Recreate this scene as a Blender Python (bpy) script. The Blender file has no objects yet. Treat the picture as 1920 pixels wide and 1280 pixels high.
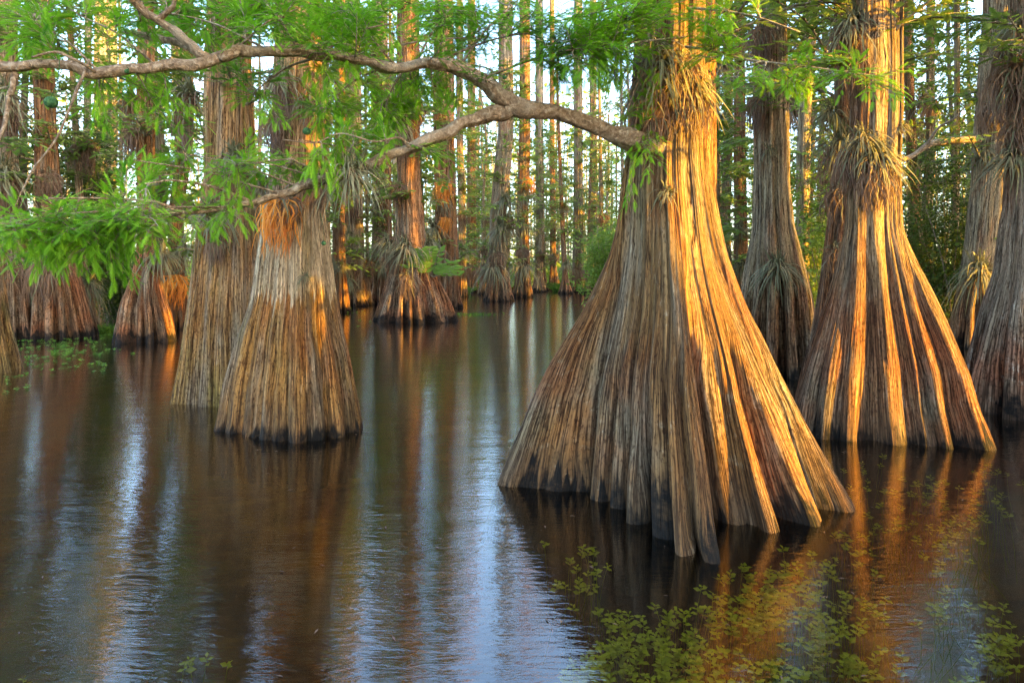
import bpy, math, random
import numpy as np
from mathutils import Vector

# ------------------------------------------------------------------ camera, sky, sun, exposure
scene = bpy.context.scene
col = scene.collection
F, HX, HY, CH = 1250.0, 960.0, 500.0, 1.5          # focal length / horizon in photo pixels, camera height

def W(px, py, Y):
    return np.array([(px - HX) / F * Y, Y, CH - (py - HY) / F * Y])

cam = bpy.data.cameras.new('camera')
cam.sensor_width = 36.0
cam.lens = 36.0 * F / 1920.0
cam.shift_y = -(640.0 - HY) / 1920.0
cam.clip_start, cam.clip_end = 0.05, 2000.0
camo = bpy.data.objects.new('camera', cam)
camo.location = (0, 0, CH)
camo.rotation_euler = (math.radians(90), 0, 0)
col.objects.link(camo)
scene.camera = camo

SUN_AZ, SUN_EL = math.radians(125), math.radians(14)      # azimuth clockwise from +Y
world = bpy.data.worlds.new('World')
scene.world = world
world.use_nodes = True
wn, wl = world.node_tree.nodes, world.node_tree.links
wn.clear()
sky = wn.new('ShaderNodeTexSky')
sky.sky_type = 'NISHITA'
sky.sun_disc = False
sky.sun_elevation, sky.sun_rotation = SUN_EL, SUN_AZ
sky.air_density, sky.dust_density, sky.ozone_density = 1.0, 2.0, 2.0
hs = wn.new('ShaderNodeHueSaturation')
hs.inputs['Saturation'].default_value = 0.95
bg = wn.new('ShaderNodeBackground')
bg.inputs['Strength'].default_value = 0.15
wo = wn.new('ShaderNodeOutputWorld')
wl.new(sky.outputs[0], hs.inputs['Color'])
wl.new(hs.outputs[0], bg.inputs['Color'])
wl.new(bg.outputs[0], wo.inputs['Surface'])

sd = bpy.data.lights.new('sun', 'SUN')
sd.energy = 3.2
sd.angle = math.radians(0.6)
sd.color = (1.0, 0.56, 0.035)
so = bpy.data.objects.new('sun', sd)
sv = Vector((math.sin(SUN_AZ) * math.cos(SUN_EL), math.cos(SUN_AZ) * math.cos(SUN_EL), math.sin(SUN_EL)))
so.rotation_euler = sv.to_track_quat('Z', 'Y').to_euler()
so.location = (20, -8, 12)
col.objects.link(so)

scene.view_settings.view_transform = 'Standard'
scene.view_settings.look = 'None'
scene.view_settings.gamma = 1.0
scene.view_settings.exposure = 3.35
scene.cycles.max_bounces = 6
scene.cycles.diffuse_bounces = 3
scene.cycles.glossy_bounces = 3
scene.cycles.transparent_max_bounces = 8
scene.cycles.use_denoising = True
scene.cycles.denoising_prefilter = 'NONE'
scene.cycles.sample_clamp_indirect = 0.5
scene.cycles.use_adaptive_sampling = False
scene.cycles.caustics_reflective = False
scene.cycles.caustics_refractive = False

rng = np.random.default_rng(7)
random.seed(7)

# ------------------------------------------------------------------ helpers
def vnoise(x, y, z, seed=0):
    xi, yi, zi = np.floor(x).astype(np.int64), np.floor(y).astype(np.int64), np.floor(z).astype(np.int64)
    fx, fy, fz = x - xi, y - yi, z - zi
    fx, fy, fz = fx * fx * (3 - 2 * fx), fy * fy * (3 - 2 * fy), fz * fz * (3 - 2 * fz)
    def h(a, b, c):
        n = (a * 374761393 + b * 668265263 + c * 1274126177 + seed * 974634777) & 0xFFFFFFFF
        n = ((n ^ (n >> 13)) * 1274126177) & 0xFFFFFFFF
        n = ((n ^ (n >> 16)) * 2246822519) & 0xFFFFFFFF
        return ((n ^ (n >> 15)) & 0xFFFFFF) / 16777215.0
    out = 0
    for dx in (0, 1):
        wx = fx if dx else 1 - fx
        for dy in (0, 1):
            wy = fy if dy else 1 - fy
            for dz in (0, 1):
                wz = fz if dz else 1 - fz
                out = out + wx * wy * wz * h(xi + dx, yi + dy, zi + dz)
    return out

def np_mesh(name, V, quads=None, tris=None, mat=None, parent=None, smooth=False, attrs=None, loc=None):
    me = bpy.data.meshes.new(name)
    V = np.asarray(V, dtype=np.float32)
    nq = 0 if quads is None else len(quads)
    nt = 0 if tris is None else len(tris)
    me.vertices.add(len(V))
    me.vertices.foreach_set('co', V.ravel())
    idx = []
    if nq: idx.append(np.asarray(quads, np.int32).ravel())
    if nt: idx.append(np.asarray(tris, np.int32).ravel())
    idx = np.concatenate(idx)
    me.loops.add(len(idx))
    me.loops.foreach_set('vertex_index', idx)
    me.polygons.add(nq + nt)
    st = np.concatenate([np.arange(nq) * 4, nq * 4 + np.arange(nt) * 3]).astype(np.int32)
    me.polygons.foreach_set('loop_start', st)
    me.polygons.foreach_set('loop_total', np.concatenate([np.full(nq, 4), np.full(nt, 3)]).astype(np.int32))
    if smooth:
        me.polygons.foreach_set('use_smooth', np.ones(nq + nt, bool))
    for k, a in (attrs or {}).items():
        a = np.asarray(a, np.float32)
        if a.ndim == 2:
            t = me.attributes.new(k, 'FLOAT_VECTOR', 'POINT'); t.data.foreach_set('vector', a.ravel())
        else:
            t = me.attributes.new(k, 'FLOAT', 'POINT'); t.data.foreach_set('value', a)
    me.update(calc_edges=True)
    me.validate()
    if mat: me.materials.append(mat)
    o = bpy.data.objects.new(name, me)
    col.objects.link(o)
    if parent is not None: o.parent = parent
    if loc is not None: o.location = loc
    return o

class MB:
    def __init__(s): s.V, s.Q, s.T, s.A, s.n = [], [], [], [], 0
    def add(s, V, Q=None, T=None, a=None):
        V = np.asarray(V, float)
        s.V.append(V)
        if Q is not None and len(Q): s.Q.append(np.asarray(Q) + s.n)
        if T is not None and len(T): s.T.append(np.asarray(T) + s.n)
        s.A.append(np.zeros(len(V)) if a is None else np.broadcast_to(a, (len(V),)))
        s.n += len(V)
    def build(s, name, mat, parent=None, smooth=False, off=(0, 0, 0)):
        if not s.n: return None
        V = np.concatenate(s.V) - np.asarray(off)
        return np_mesh(name, V, np.concatenate(s.Q) if s.Q else None, np.concatenate(s.T) if s.T else None,
                       mat, parent, smooth, {'rnd': np.concatenate(s.A)})

def catmull(P, n):
    P = np.asarray(P, float)
    if len(P) < 3:
        t = np.linspace(0, 1, n)[:, None]
        return P[0] * (1 - t) + P[-1] * t
    Q = np.vstack([2 * P[0] - P[1], P, 2 * P[-1] - P[-2]])
    out = []
    for u in np.linspace(0, len(P) - 1 - 1e-6, n):
        i = int(u); t = u - i
        a, b, c, d = Q[i], Q[i + 1], Q[i + 2], Q[i + 3]
        out.append(0.5 * ((2 * b) + (c - a) * t + (2 * a - 5 * b + 4 * c - d) * t * t + (3 * b - a - 3 * c + d) * t ** 3))
    return np.array(out)

def tube(mb, P, R, sides=6, lump=0.0, a=0.5, seed=0):
    P = np.asarray(P, float); n = len(P)
    R = np.broadcast_to(np.asarray(R, float), (n,))
    T = np.gradient(P, axis=0); T /= np.linalg.norm(T, axis=1)[:, None] + 1e-9
    u = np.cross(T[0], [0.13, 0.21, 1.0]); u /= np.linalg.norm(u) + 1e-9
    rings = []
    th = np.arange(sides) / sides * 2 * np.pi
    L = np.concatenate([[0], np.cumsum(np.linalg.norm(np.diff(P, axis=0), axis=1))])
    for i in range(n):
        u = u - T[i] * np.dot(u, T[i]); u /= np.linalg.norm(u) + 1e-9
        v = np.cross(T[i], u)
        r = np.full(sides, R[i])
        if lump:
            r = r * (1 + lump * (vnoise(np.cos(th) * 2.2 + seed, np.sin(th) * 2.2, np.full(sides, L[i] * 5), seed) - .5)
                     + .5 * lump * (vnoise(np.cos(th) * 5 + seed, np.sin(th) * 5, np.full(sides, L[i] * 9), seed + 5) - .5))
        rings.append(P[i] + np.outer(np.cos(th) * r, u) + np.outer(np.sin(th) * r, v))
    V = np.vstack(rings + [P[-1:]])
    i, j = np.meshgrid(np.arange(n - 1), np.arange(sides), indexing='ij')
    j2 = (j + 1) % sides
    Q = np.stack([i * sides + j, i * sides + j2, (i + 1) * sides + j2, (i + 1) * sides + j], -1).reshape(-1, 4)
    jj = np.arange(sides)
    T3 = np.stack([(n - 1) * sides + jj, (n - 1) * sides + (jj + 1) % sides, np.full(sides, n * sides)], -1)
    mb.add(V, Q, T3, a)

# ------------------------------------------------------------------ materials
def nmat(name):
    m = bpy.data.materials.new(name); m.use_nodes = True
    nt = m.node_tree; nt.nodes.clear()
    out = nt.nodes.new('ShaderNodeOutputMaterial')
    return m, nt.nodes, nt.links, out

def mixc(N, L, fac, a, b, blend='MIX'):
    n = N.new('ShaderNodeMix'); n.data_type = 'RGBA'; n.blend_type = blend
    if isinstance(fac, (int, float)): n.inputs[0].default_value = fac
    else: L.new(fac, n.inputs[0])
    for k, s in ((6, a), (7, b)):
        if isinstance(s, tuple): n.inputs[k].default_value = (*s, 1) if len(s) == 3 else s
        else: L.new(s, n.inputs[k])
    return n.outputs[2]

def math_(N, L, op, a, b=None, c=None, clamp=False):
    n = N.new('ShaderNodeMath'); n.operation = op; n.use_clamp = clamp
    for k, s in enumerate((a, b, c)):
        if s is None: continue
        if isinstance(s, (int, float)): n.inputs[k].default_value = s
        else: L.new(s, n.inputs[k])
    return n.outputs[0]

def ramp(N, L, fac, stops):
    n = N.new('ShaderNodeValToRGB')
    e = n.color_ramp.elements
    while len(e) < len(stops): e.new(0.5)
    for k, (p, c) in enumerate(stops):
        e[k].position = p; e[k].color = (*c, 1) if not isinstance(c, (int, float)) else (c, c, c, 1)
    L.new(fac, n.inputs[0])
    return n.outputs[0]

def noise(N, L, vec, scale=5, detail=3, rough=0.55, dist=0.0):
    n = N.new('ShaderNodeTexNoise')
    n.inputs['Scale'].default_value = scale; n.inputs['Detail'].default_value = detail
    n.inputs['Roughness'].default_value = rough; n.inputs['Distortion'].default_value = dist
    if vec is not None: L.new(vec, n.inputs['Vector'])
    return n.outputs['Fac']

def vscale(N, L, vec, s, off=(0, 0, 0)):
    n = N.new('ShaderNodeMapping'); n.inputs['Scale'].default_value = s; n.inputs['Location'].default_value = off
    L.new(vec, n.inputs['Vector'])
    return n.outputs[0]

def smooth(N, L, v, a, b):
    n = N.new('ShaderNodeMapRange'); n.interpolation_type = 'SMOOTHSTEP'
    n.inputs['From Min'].default_value = a; n.inputs['From Max'].default_value = b
    L.new(v, n.inputs['Value'])
    return n.outputs['Result']

def bark_mat(name, lo=(0.30, 0.16, 0.075), hi=(0.30, 0.24, 0.19), mark=1.2, soft=0.5, wet=0.12, wet_j=0.22,
             pale=0.35, palecol=(0.50, 0.47, 0.42), band=None, moss=0.15, seed=0.0, bump=1.0, ks=1.0):
    """cypress bark: fibrous vertical strips on (cos, sin, z) coordinates; water stain low, pale lichen high"""
    m, N, L, out = nmat(name)
    at = N.new('ShaderNodeAttribute'); at.attribute_name = 'bk'
    ah = N.new('ShaderNodeAttribute'); ah.attribute_name = 'hh'
    vec = at.outputs['Vector']
    sp = N.new('ShaderNodeSeparateXYZ'); L.new(vec, sp.inputs[0])
    z = sp.outputs[2]
    so_ = (seed, seed * .7, seed * 1.3)
    # domain
    f1 = noise(N, L, vscale(N, L, vec, (18 * ks, 18 * ks, 1.5), so_), 1, 5, .62, .15)
    f2 = noise(N, L, vscale(N, L, vec, (56 * ks, 56 * ks, 1.7), so_), 1, 5, .65, .12)
    fib = N.new('ShaderNodeMix'); fib.data_type = 'FLOAT'
    L.new(smooth(N, L, ah.outputs['Fac'], .0, .5), fib.inputs[0]); L.new(f1, fib.inputs[2]); L.new(f2, fib.inputs[3])
    fib = fib.outputs[0]
    fine = noise(N, L, vscale(N, L, vec, (105 * ks, 105 * ks, 10), so_), 1, 4, .7)
    strip = noise(N, L, vscale(N, L, vec, (7, 7, .5), so_), 1, 3, .6)
    big = noise(N, L, vscale(N, L, vec, (1.6, 1.6, 1.1), so_), 1, 4, .6)
    spots = noise(N, L, vscale(N, L, vec, (9, 9, 7), so_), 1, 5, .7)
    # lower colour -> upper colour
    zz = math_(N, L, 'ADD', z, math_(N, L, 'MULTIPLY', math_(N, L, 'SUBTRACT', strip, .5), 1.3))
    c = mixc(N, L, smooth(N, L, zz, mark - soft, mark + soft), lo, hi)
    # strips differ in tint
    c = mixc(N, L, math_(N, L, 'MULTIPLY', smooth(N, L, strip, .45, .65), .55), c, (hi[0] * .72, hi[1] * .72, hi[2] * .75))
    gr = smooth(N, L, noise(N, L, vscale(N, L, vec, (2.1, 2.1, .55), (seed + 2, 8, 5)), 1, 4, .6), .47, .6)
    c = mixc(N, L, math_(N, L, 'MULTIPLY', gr, .75), c, (.27, .255, .235))
    red = (lo[0] * 1.12, lo[1] * .74, lo[2] * .55)
    c = mixc(N, L, math_(N, L, 'MULTIPLY', smooth(N, L, big, .48, .66), .6), c, red)
    if band:
        b0, b1, jag = band
        zb = math_(N, L, 'ADD', z, math_(N, L, 'MULTIPLY', math_(N, L, 'SUBTRACT', noise(N, L, vscale(N, L, vec, (14, 14, .8), so_), 1, 3, .6), .5), jag))
        fb = math_(N, L, 'MULTIPLY', smooth(N, L, zb, b0, b0 + .04), math_(N, L, 'SUBTRACT', 1.0, smooth(N, L, zb, b1, b1 + .5)))
        fb = math_(N, L, 'MULTIPLY', fb, smooth(N, L, f1, .28, .42))
        c = mixc(N, L, math_(N, L, 'MULTIPLY', fb, .85), c, palecol)
    pf = math_(N, L, 'MULTIPLY', smooth(N, L, spots, .55, .66), smooth(N, L, fine, .4, .6))
    c = mixc(N, L, math_(N, L, 'MULTIPLY', pf, pale), c, palecol)
    mf = math_(N, L, 'MULTIPLY', smooth(N, L, noise(N, L, vscale(N, L, vec, (2.4, 2.4, 1.9), (seed + 4, 2, 9)), 1, 4, .6), .5, .68), moss)
    c = mixc(N, L, mf, c, (0.13, 0.14, 0.045))
    # fibre-by-fibre value
    v = ramp(N, L, fib, [(0.30, .42), (0.46, .84), (0.56, 1.03), (0.72, 1.32)])
    c = mixc(N, L, 1.0, c, v, 'MULTIPLY')
    v2 = ramp(N, L, fine, [(0.32, .62), (0.5, 1.0), (0.68, 1.35)])
    c = mixc(N, L, 1.0, c, v2, 'MULTIPLY')
    ck1 = noise(N, L, vscale(N, L, vec, (17 * ks, 17 * ks, 1.3), (seed + 7, 3, 1)), 1, 4, .6, .2)
    ck2 = noise(N, L, vscale(N, L, vec, (46 * ks, 46 * ks, 1.1), (seed + 7, 3, 1)), 1, 4, .6, .12)
    ca = smooth(N, L, math_(N, L, 'ABSOLUTE', math_(N, L, 'SUBTRACT', ck1, .5)), .0, .045)
    cb = smooth(N, L, math_(N, L, 'ABSOLUTE', math_(N, L, 'SUBTRACT', ck2, .5)), .0, .06)
    ckm = N.new('ShaderNodeMix'); ckm.data_type = 'FLOAT'
    L.new(smooth(N, L, ah.outputs['Fac'], .1, .5), ckm.inputs[0]); L.new(ca, ckm.inputs[2]); L.new(cb, ckm.inputs[3])
    crack = ckm.outputs[0]
    c = mixc(N, L, 1.0, c, ramp(N, L, crack, [(0, (.20, .15, .11)), (1, (1, 1, 1))]), 'MULTIPLY')  # cracks' own dark tone and the shade inside them, painted together
    # fine broken crosswise checks
    chk = noise(N, L, vscale(N, L, vec, (60 * ks, 60 * ks, 26), (seed + 3, 6, 2)), 1, 3, .6)
    c = mixc(N, L, 1.0, c, ramp(N, L, chk, [(.36, (.45, .40, .36)), (.46, (1, 1, 1)), (.7, (1.15, 1.15, 1.15))]), 'MULTIPLY')
    c = mixc(N, L, 1.0, c, (1.12, .94, .70), 'MULTIPLY')
    # soft damp stain above it
    c = mixc(N, L, math_(N, L, 'MULTIPLY', math_(N, L, 'SUBTRACT', 1.0, smooth(N, L, math_(N, L, 'ADD', z, math_(N, L, 'MULTIPLY', math_(N, L, 'SUBTRACT', big, .5), .8)), .02, .5)), .55 if wet > -.05 else .2), c, (.10, .062, .035))
    # soaked black foot with a jagged upper edge
    jn = noise(N, L, vscale(N, L, vec, (44 * ks, 44 * ks, 1.6), so_), 1, 4, .6)
    jb = noise(N, L, vscale(N, L, vec, (3.2, 3.2, .3), so_), 1, 2, .5)
    jc = noise(N, L, vscale(N, L, vec, (13 * ks, 13 * ks, .9), so_), 1, 2, .5)
    zw0 = math_(N, L, 'SUBTRACT', z, math_(N, L, 'MULTIPLY', math_(N, L, 'SUBTRACT', jc, .5), wet_j * 2.2))
    zw = math_(N, L, 'SUBTRACT', zw0, math_(N, L, 'ADD', math_(N, L, 'MULTIPLY', math_(N, L, 'SUBTRACT', jn, .5), wet_j * 1.6),
                                        math_(N, L, 'MULTIPLY', math_(N, L, 'SUBTRACT', jb, .5), wet_j * 2.6)))
    wf = math_(N, L, 'MULTIPLY', math_(N, L, 'SUBTRACT', 1.0, smooth(N, L, zw, wet, wet + .07)), math_(N, L, 'ADD', .62, math_(N, L, 'MULTIPLY', smooth(N, L, spots, .38, .55), .38)))
    c = mixc(N, L, math_(N, L, 'MULTIPLY', wf, math_(N, L, 'ADD', .72, math_(N, L, 'MULTIPLY', fine, .5), clamp=True)), c, (0.006, 0.0045, 0.0035))
    b = N.new('ShaderNodeBsdfPrincipled')
    L.new(c, b.inputs['Base Color'])
    L.new(math_(N, L, 'SUBTRACT', .9, math_(N, L, 'MULTIPLY', wf, .12)), b.inputs['Roughness'])
    b.inputs['Specular IOR Level'].default_value = .25
    hgt = math_(N, L, 'ADD', math_(N, L, 'ADD', math_(N, L, 'MULTIPLY', fib, 1.0), math_(N, L, 'MULTIPLY', fine, .5)), math_(N, L, 'MULTIPLY', crack, .45))
    bu = N.new('ShaderNodeBump'); bu.inputs['Strength'].default_value = min(1, .9 * bump); bu.inputs['Distance'].default_value = .035
    L.new(hgt, bu.inputs['Height']); L.new(bu.outputs[0], b.inputs['Normal'])
    L.new(b.outputs[0], out.inputs[0])
    return m

def simple_bark(name, c0, c1, scale=30, bump=.6, zs=1.0):
    m, N, L, out = nmat(name)
    tc = N.new('ShaderNodeTexCoord')
    v = vscale(N, L, tc.outputs['Object'], (1, 1, zs))
    n1 = noise(N, L, v, scale, 5, .65, .5)
    n2 = noise(N, L, tc.outputs['Object'], 3, 3, .6)
    c = ramp(N, L, n1, [(.3, tuple(x * .35 for x in c0)), (.5, c0), (.68, c1)])
    c = mixc(N, L, smooth(N, L, n2, .5, .7), c, tuple(x * .8 for x in c1))
    b = N.new('ShaderNodeBsdfPrincipled'); L.new(c, b.inputs['Base Color']); b.inputs['Roughness'].default_value = .9
    b.inputs['Specular IOR Level'].default_value = .2
    bu = N.new('ShaderNodeBump'); bu.inputs['Strength'].default_value = bump; bu.inputs['Distance'].default_value = .02
    L.new(n1, bu.inputs['Height']); L.new(bu.outputs[0], b.inputs['Normal'])
    L.new(b.outputs[0], out.inputs[0])
    return m

def leaf_mat(name, c0, c1, trans=.45, rough=.55, scale=2.5, c2=None):
    m, N, L, out = nmat(name)
    at = N.new('ShaderNodeAttribute'); at.attribute_name = 'rnd'
    tc = N.new('ShaderNodeTexCoord')
    n = noise(N, L, tc.outputs['Object'], scale, 2, .5)
    f = math_(N, L, 'ADD', math_(N, L, 'MULTIPLY', at.outputs['Fac'], .6), math_(N, L, 'MULTIPLY', smooth(N, L, n, .35, .65), .4))
    stops = [(0.05, c0), (0.95, c1)] if c2 is None else [(0.05, c0), (.75, c1), (0.97, c2)]
    c = ramp(N, L, f, stops)
    b = N.new('ShaderNodeBsdfPrincipled'); L.new(c, b.inputs['Base Color']); b.inputs['Roughness'].default_value = rough
    b.inputs['Specular IOR Level'].default_value = .3
    t = N.new('ShaderNodeBsdfTranslucent'); L.new(c, t.inputs['Color'])
    mx = N.new('ShaderNodeMixShader'); mx.inputs[0].default_value = trans
    L.new(b.outputs[0], mx.inputs[1]); L.new(t.outputs[0], mx.inputs[2]); L.new(mx.outputs[0], out.inputs[0])
    return m

M_hero = bark_mat('bark_giant', lo=(0.28, 0.155, 0.068), hi=(0.31, 0.22, 0.125), mark=1.35, soft=.7, wet=.025, wet_j=.36, pale=.6, seed=1.0, ks=1.45, moss=.2)
M_left = bark_mat('bark_left', lo=(0.40, 0.24, 0.09), hi=(0.52, 0.34, 0.19), mark=1.9, soft=.3, wet=.03, wet_j=.12, pale=.3,
                  palecol=(.70, .62, .50), band=(1.22, 1.7, .8), seed=3.0, moss=.4, ks=.9)
M_back = bark_mat('bark_ochre', lo=(0.34, 0.24, 0.09), hi=(0.46, 0.30, 0.16), mark=1.0, soft=.6, wet=-.1, wet_j=.05, pale=.4, ks=0.7, seed=5.0, moss=.6)
M_right = bark_mat('bark_violet', lo=(0.25, 0.14, 0.085), hi=(0.33, 0.25, 0.17), mark=1.3, soft=.5, wet=.04, wet_j=.26, pale=.3, palecol=(.52, .50, .50), ks=1.1, seed=8.0, moss=.15)
M_edge = bark_mat('bark_grey', lo=(0.27, 0.15, 0.11), hi=(0.38, 0.33, 0.29), mark=.9, soft=.5, wet=.08, wet_j=.3, pale=.7, palecol=(.52, .55, .58), ks=0.9, seed=11.0, moss=.1)
M_grey = bark_mat('bark_grey_trunk', lo=(0.25, 0.16, 0.11), hi=(0.40, 0.35, 0.28), mark=1.1, soft=.6, wet=.15, wet_j=.25, pale=.5, ks=0.55, seed=14.0)
M_red = bark_mat('bark_red', lo=(0.27, 0.15, 0.09), hi=(0.38, 0.22, 0.13), mark=1.3, soft=.6, wet=.15, wet_j=.18, pale=.4, ks=0.55, seed=17.0)
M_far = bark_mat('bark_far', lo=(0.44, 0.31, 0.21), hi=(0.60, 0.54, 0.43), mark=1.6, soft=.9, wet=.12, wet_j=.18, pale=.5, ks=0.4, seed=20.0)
M_limb = simple_bark('limb_bark', (0.24, 0.155, 0.09), (0.44, 0.34, 0.23), 38, 1.0)
M_twig = simple_bark('twig_bark', (0.20, 0.15, 0.09), (0.38, 0.33, 0.25), 40, .3)
M_leaf = leaf_mat('feather_leaf', (0.05, 0.20, 0.008), (0.28, 0.55, 0.02), .5, c2=(.42, .46, .05))
M_leafb = leaf_mat('crown_leaf', (0.13, 0.23, 0.03), (0.42, 0.52, 0.09), .5, scale=.5)
M_shrub = leaf_mat('shrub_leaf', (0.035, 0.07, 0.012), (0.15, 0.20, 0.035), .4, scale=1.5)
M_air = leaf_mat('air_plant_leaf', (0.08, 0.09, 0.035), (0.24, 0.22, 0.12), .2, c2=(.33, .24, .12))
M_dead = leaf_mat('dead_leaf', (0.10, 0.055, 0.035), (0.32, 0.19, 0.11), .25)
M_sunlit_dead = leaf_mat('sunlit_dead_leaf', (0.55, 0.14, 0.02), (0.85, 0.36, 0.05), .25)  # dead leaves with the sun's orange put into their colour
M_weed = leaf_mat('weed_leaf', (0.36, 0.42, 0.02), (0.84, 0.82, 0.05), .2)
M_grass = leaf_mat('grass_blade', (0.05, 0.14, 0.015), (0.17, 0.30, 0.03), .4)

# ------------------------------------------------------------------ things
def tag(o, label, cat, group=None, kind=None):
    if label: o['label'] = label
    if cat: o['category'] = cat
    if group: o['group'] = group
    if kind: o['kind'] = kind
    return o

def thing(name, label, cat, loc=(0, 0, 0), group=None):
    o = bpy.data.objects.new(name, None)
    o.empty_display_size = .2
    o.location = loc
    col.objects.link(o)
    return tag(o, label, cat, group)

def copy_tree(o, parent=None):
    c = o.copy(); col.objects.link(c); c.parent = parent
    for ch in list(o.children): copy_tree(ch, c)
    return c

# ------------------------------------------------------------------ ground and water
def water_mat():
    m, N, L, out = nmat('swamp_water')
    tc = N.new('ShaderNodeTexCoord')
    v1 = vscale(N, L, tc.outputs['Object'], (7, 30, 1))
    v2 = vscale(N, L, tc.outputs['Object'], (1.3, 4.5, 1))
    h = math_(N, L, 'ADD', math_(N, L, 'MULTIPLY', noise(N, L, v1, 1, 3, .6, .4), .5), noise(N, L, v2, 1, 2, .5, .3))
    bu = N.new('ShaderNodeBump'); bu.inputs['Strength'].default_value = .22; bu.inputs['Distance'].default_value = .02
    L.new(h, bu.inputs['Height'])
    fr = N.new('ShaderNodeFresnel'); fr.inputs['IOR'].default_value = 1.68
    g = N.new('ShaderNodeBsdfGlossy'); g.inputs['Roughness'].default_value = .085
    L.new(bu.outputs[0], g.inputs['Normal'])
    t = N.new('ShaderNodeBsdfTransparent'); t.inputs['Color'].default_value = (.97, .91, .58, 1)
    mx = N.new('ShaderNodeMixShader')
    L.new(math_(N, L, 'ADD', math_(N, L, 'MULTIPLY', fr.outputs[0], 1.5), .03, clamp=True), mx.inputs[0])
    L.new(t.outputs[0], mx.inputs[1]); L.new(g.outputs[0], mx.inputs[2]); L.new(mx.outputs[0], out.inputs[0])
    return m

def bed_mat():
    m, N, L, out = nmat('swamp_mud')
    tc = N.new('ShaderNodeTexCoord')
    n1 = noise(N, L, tc.outputs['Object'], 2.2, 6, .65, .4)
    n2 = noise(N, L, tc.outputs['Object'], .35, 3, .6)
    c = ramp(N, L, n1, [(.35, (.012, .005, .0005)), (.55, (.075, .033, .003)), (.7, (.15, .075, .008))])
    c = mixc(N, L, smooth(N, L, n2, .45, .65), c, (.05, .055, .015))
    b = N.new('ShaderNodeBsdfDiffuse'); L.new(c, b.inputs[0]); L.new(b.outputs[0], out.inputs[0])
    return m

xs = np.unique(np.concatenate([np.linspace(-400, -60, 20), np.linspace(-60, 60, 121), np.linspace(60, 400, 20)]))
ys = np.unique(np.concatenate([np.linspace(-120, -20, 10), np.linspace(-20, 90, 111), np.linspace(90, 600, 24)]))
gx, gy = np.meshgrid(xs, ys)
shore = 41 + 3 * (vnoise(gx * .15 + 9, gy * 0, gy * 0, 3) - .5) * 2
far = np.clip((gy - shore) / 5, 0, 1)
gz = -.65 + .85 * far * far * (3 - 2 * far) + .12 * (vnoise(gx * .5 + 50, gy * .5 + 50, gy * 0, 4) - .5)
idx = np.arange(len(xs) * len(ys)).reshape(len(ys), len(xs))
quads = np.stack([idx[:-1, :-1], idx[:-1, 1:], idx[1:, 1:], idx[1:, :-1]], -1).reshape(-1, 4)
tag(np_mesh('ground', np.stack([gx, gy, gz], -1).reshape(-1, 3), quads, None, bed_mat(), None, True), 'dark muddy swamp bed rising into a far bank', None, None, 'structure')
tag(np_mesh('water', [(-400, -120, 0), (400, -120, 0), (400, 60, 0), (-400, 60, 0)], [(0, 1, 2, 3)], None, water_mat()), 'still dark tannin water mirroring trunks and sky', None, None, 'structure')

# ------------------------------------------------------------------ cypress trunks
TREES = {}
SHADE_U = [-3.7, -3.3, -2.9, -2.5, -2.1, -1.7, -1.3, -.9, -.5, -.1, .3, .7, 1.1, 1.5, 1.9, 2.25, 2.6, 2.9, 3.15, 3.42, 3.68, 4.72, 5.05, 5.4, 5.75, 6.1, 7.4, 7.8, 8.3, 8.8, 9.2, 9.6, 10.1, 10.6, 11.1, 11.6, 12.1, 12.6, 13.1, 13.6, 14.0]
class Tree: pass

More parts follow.
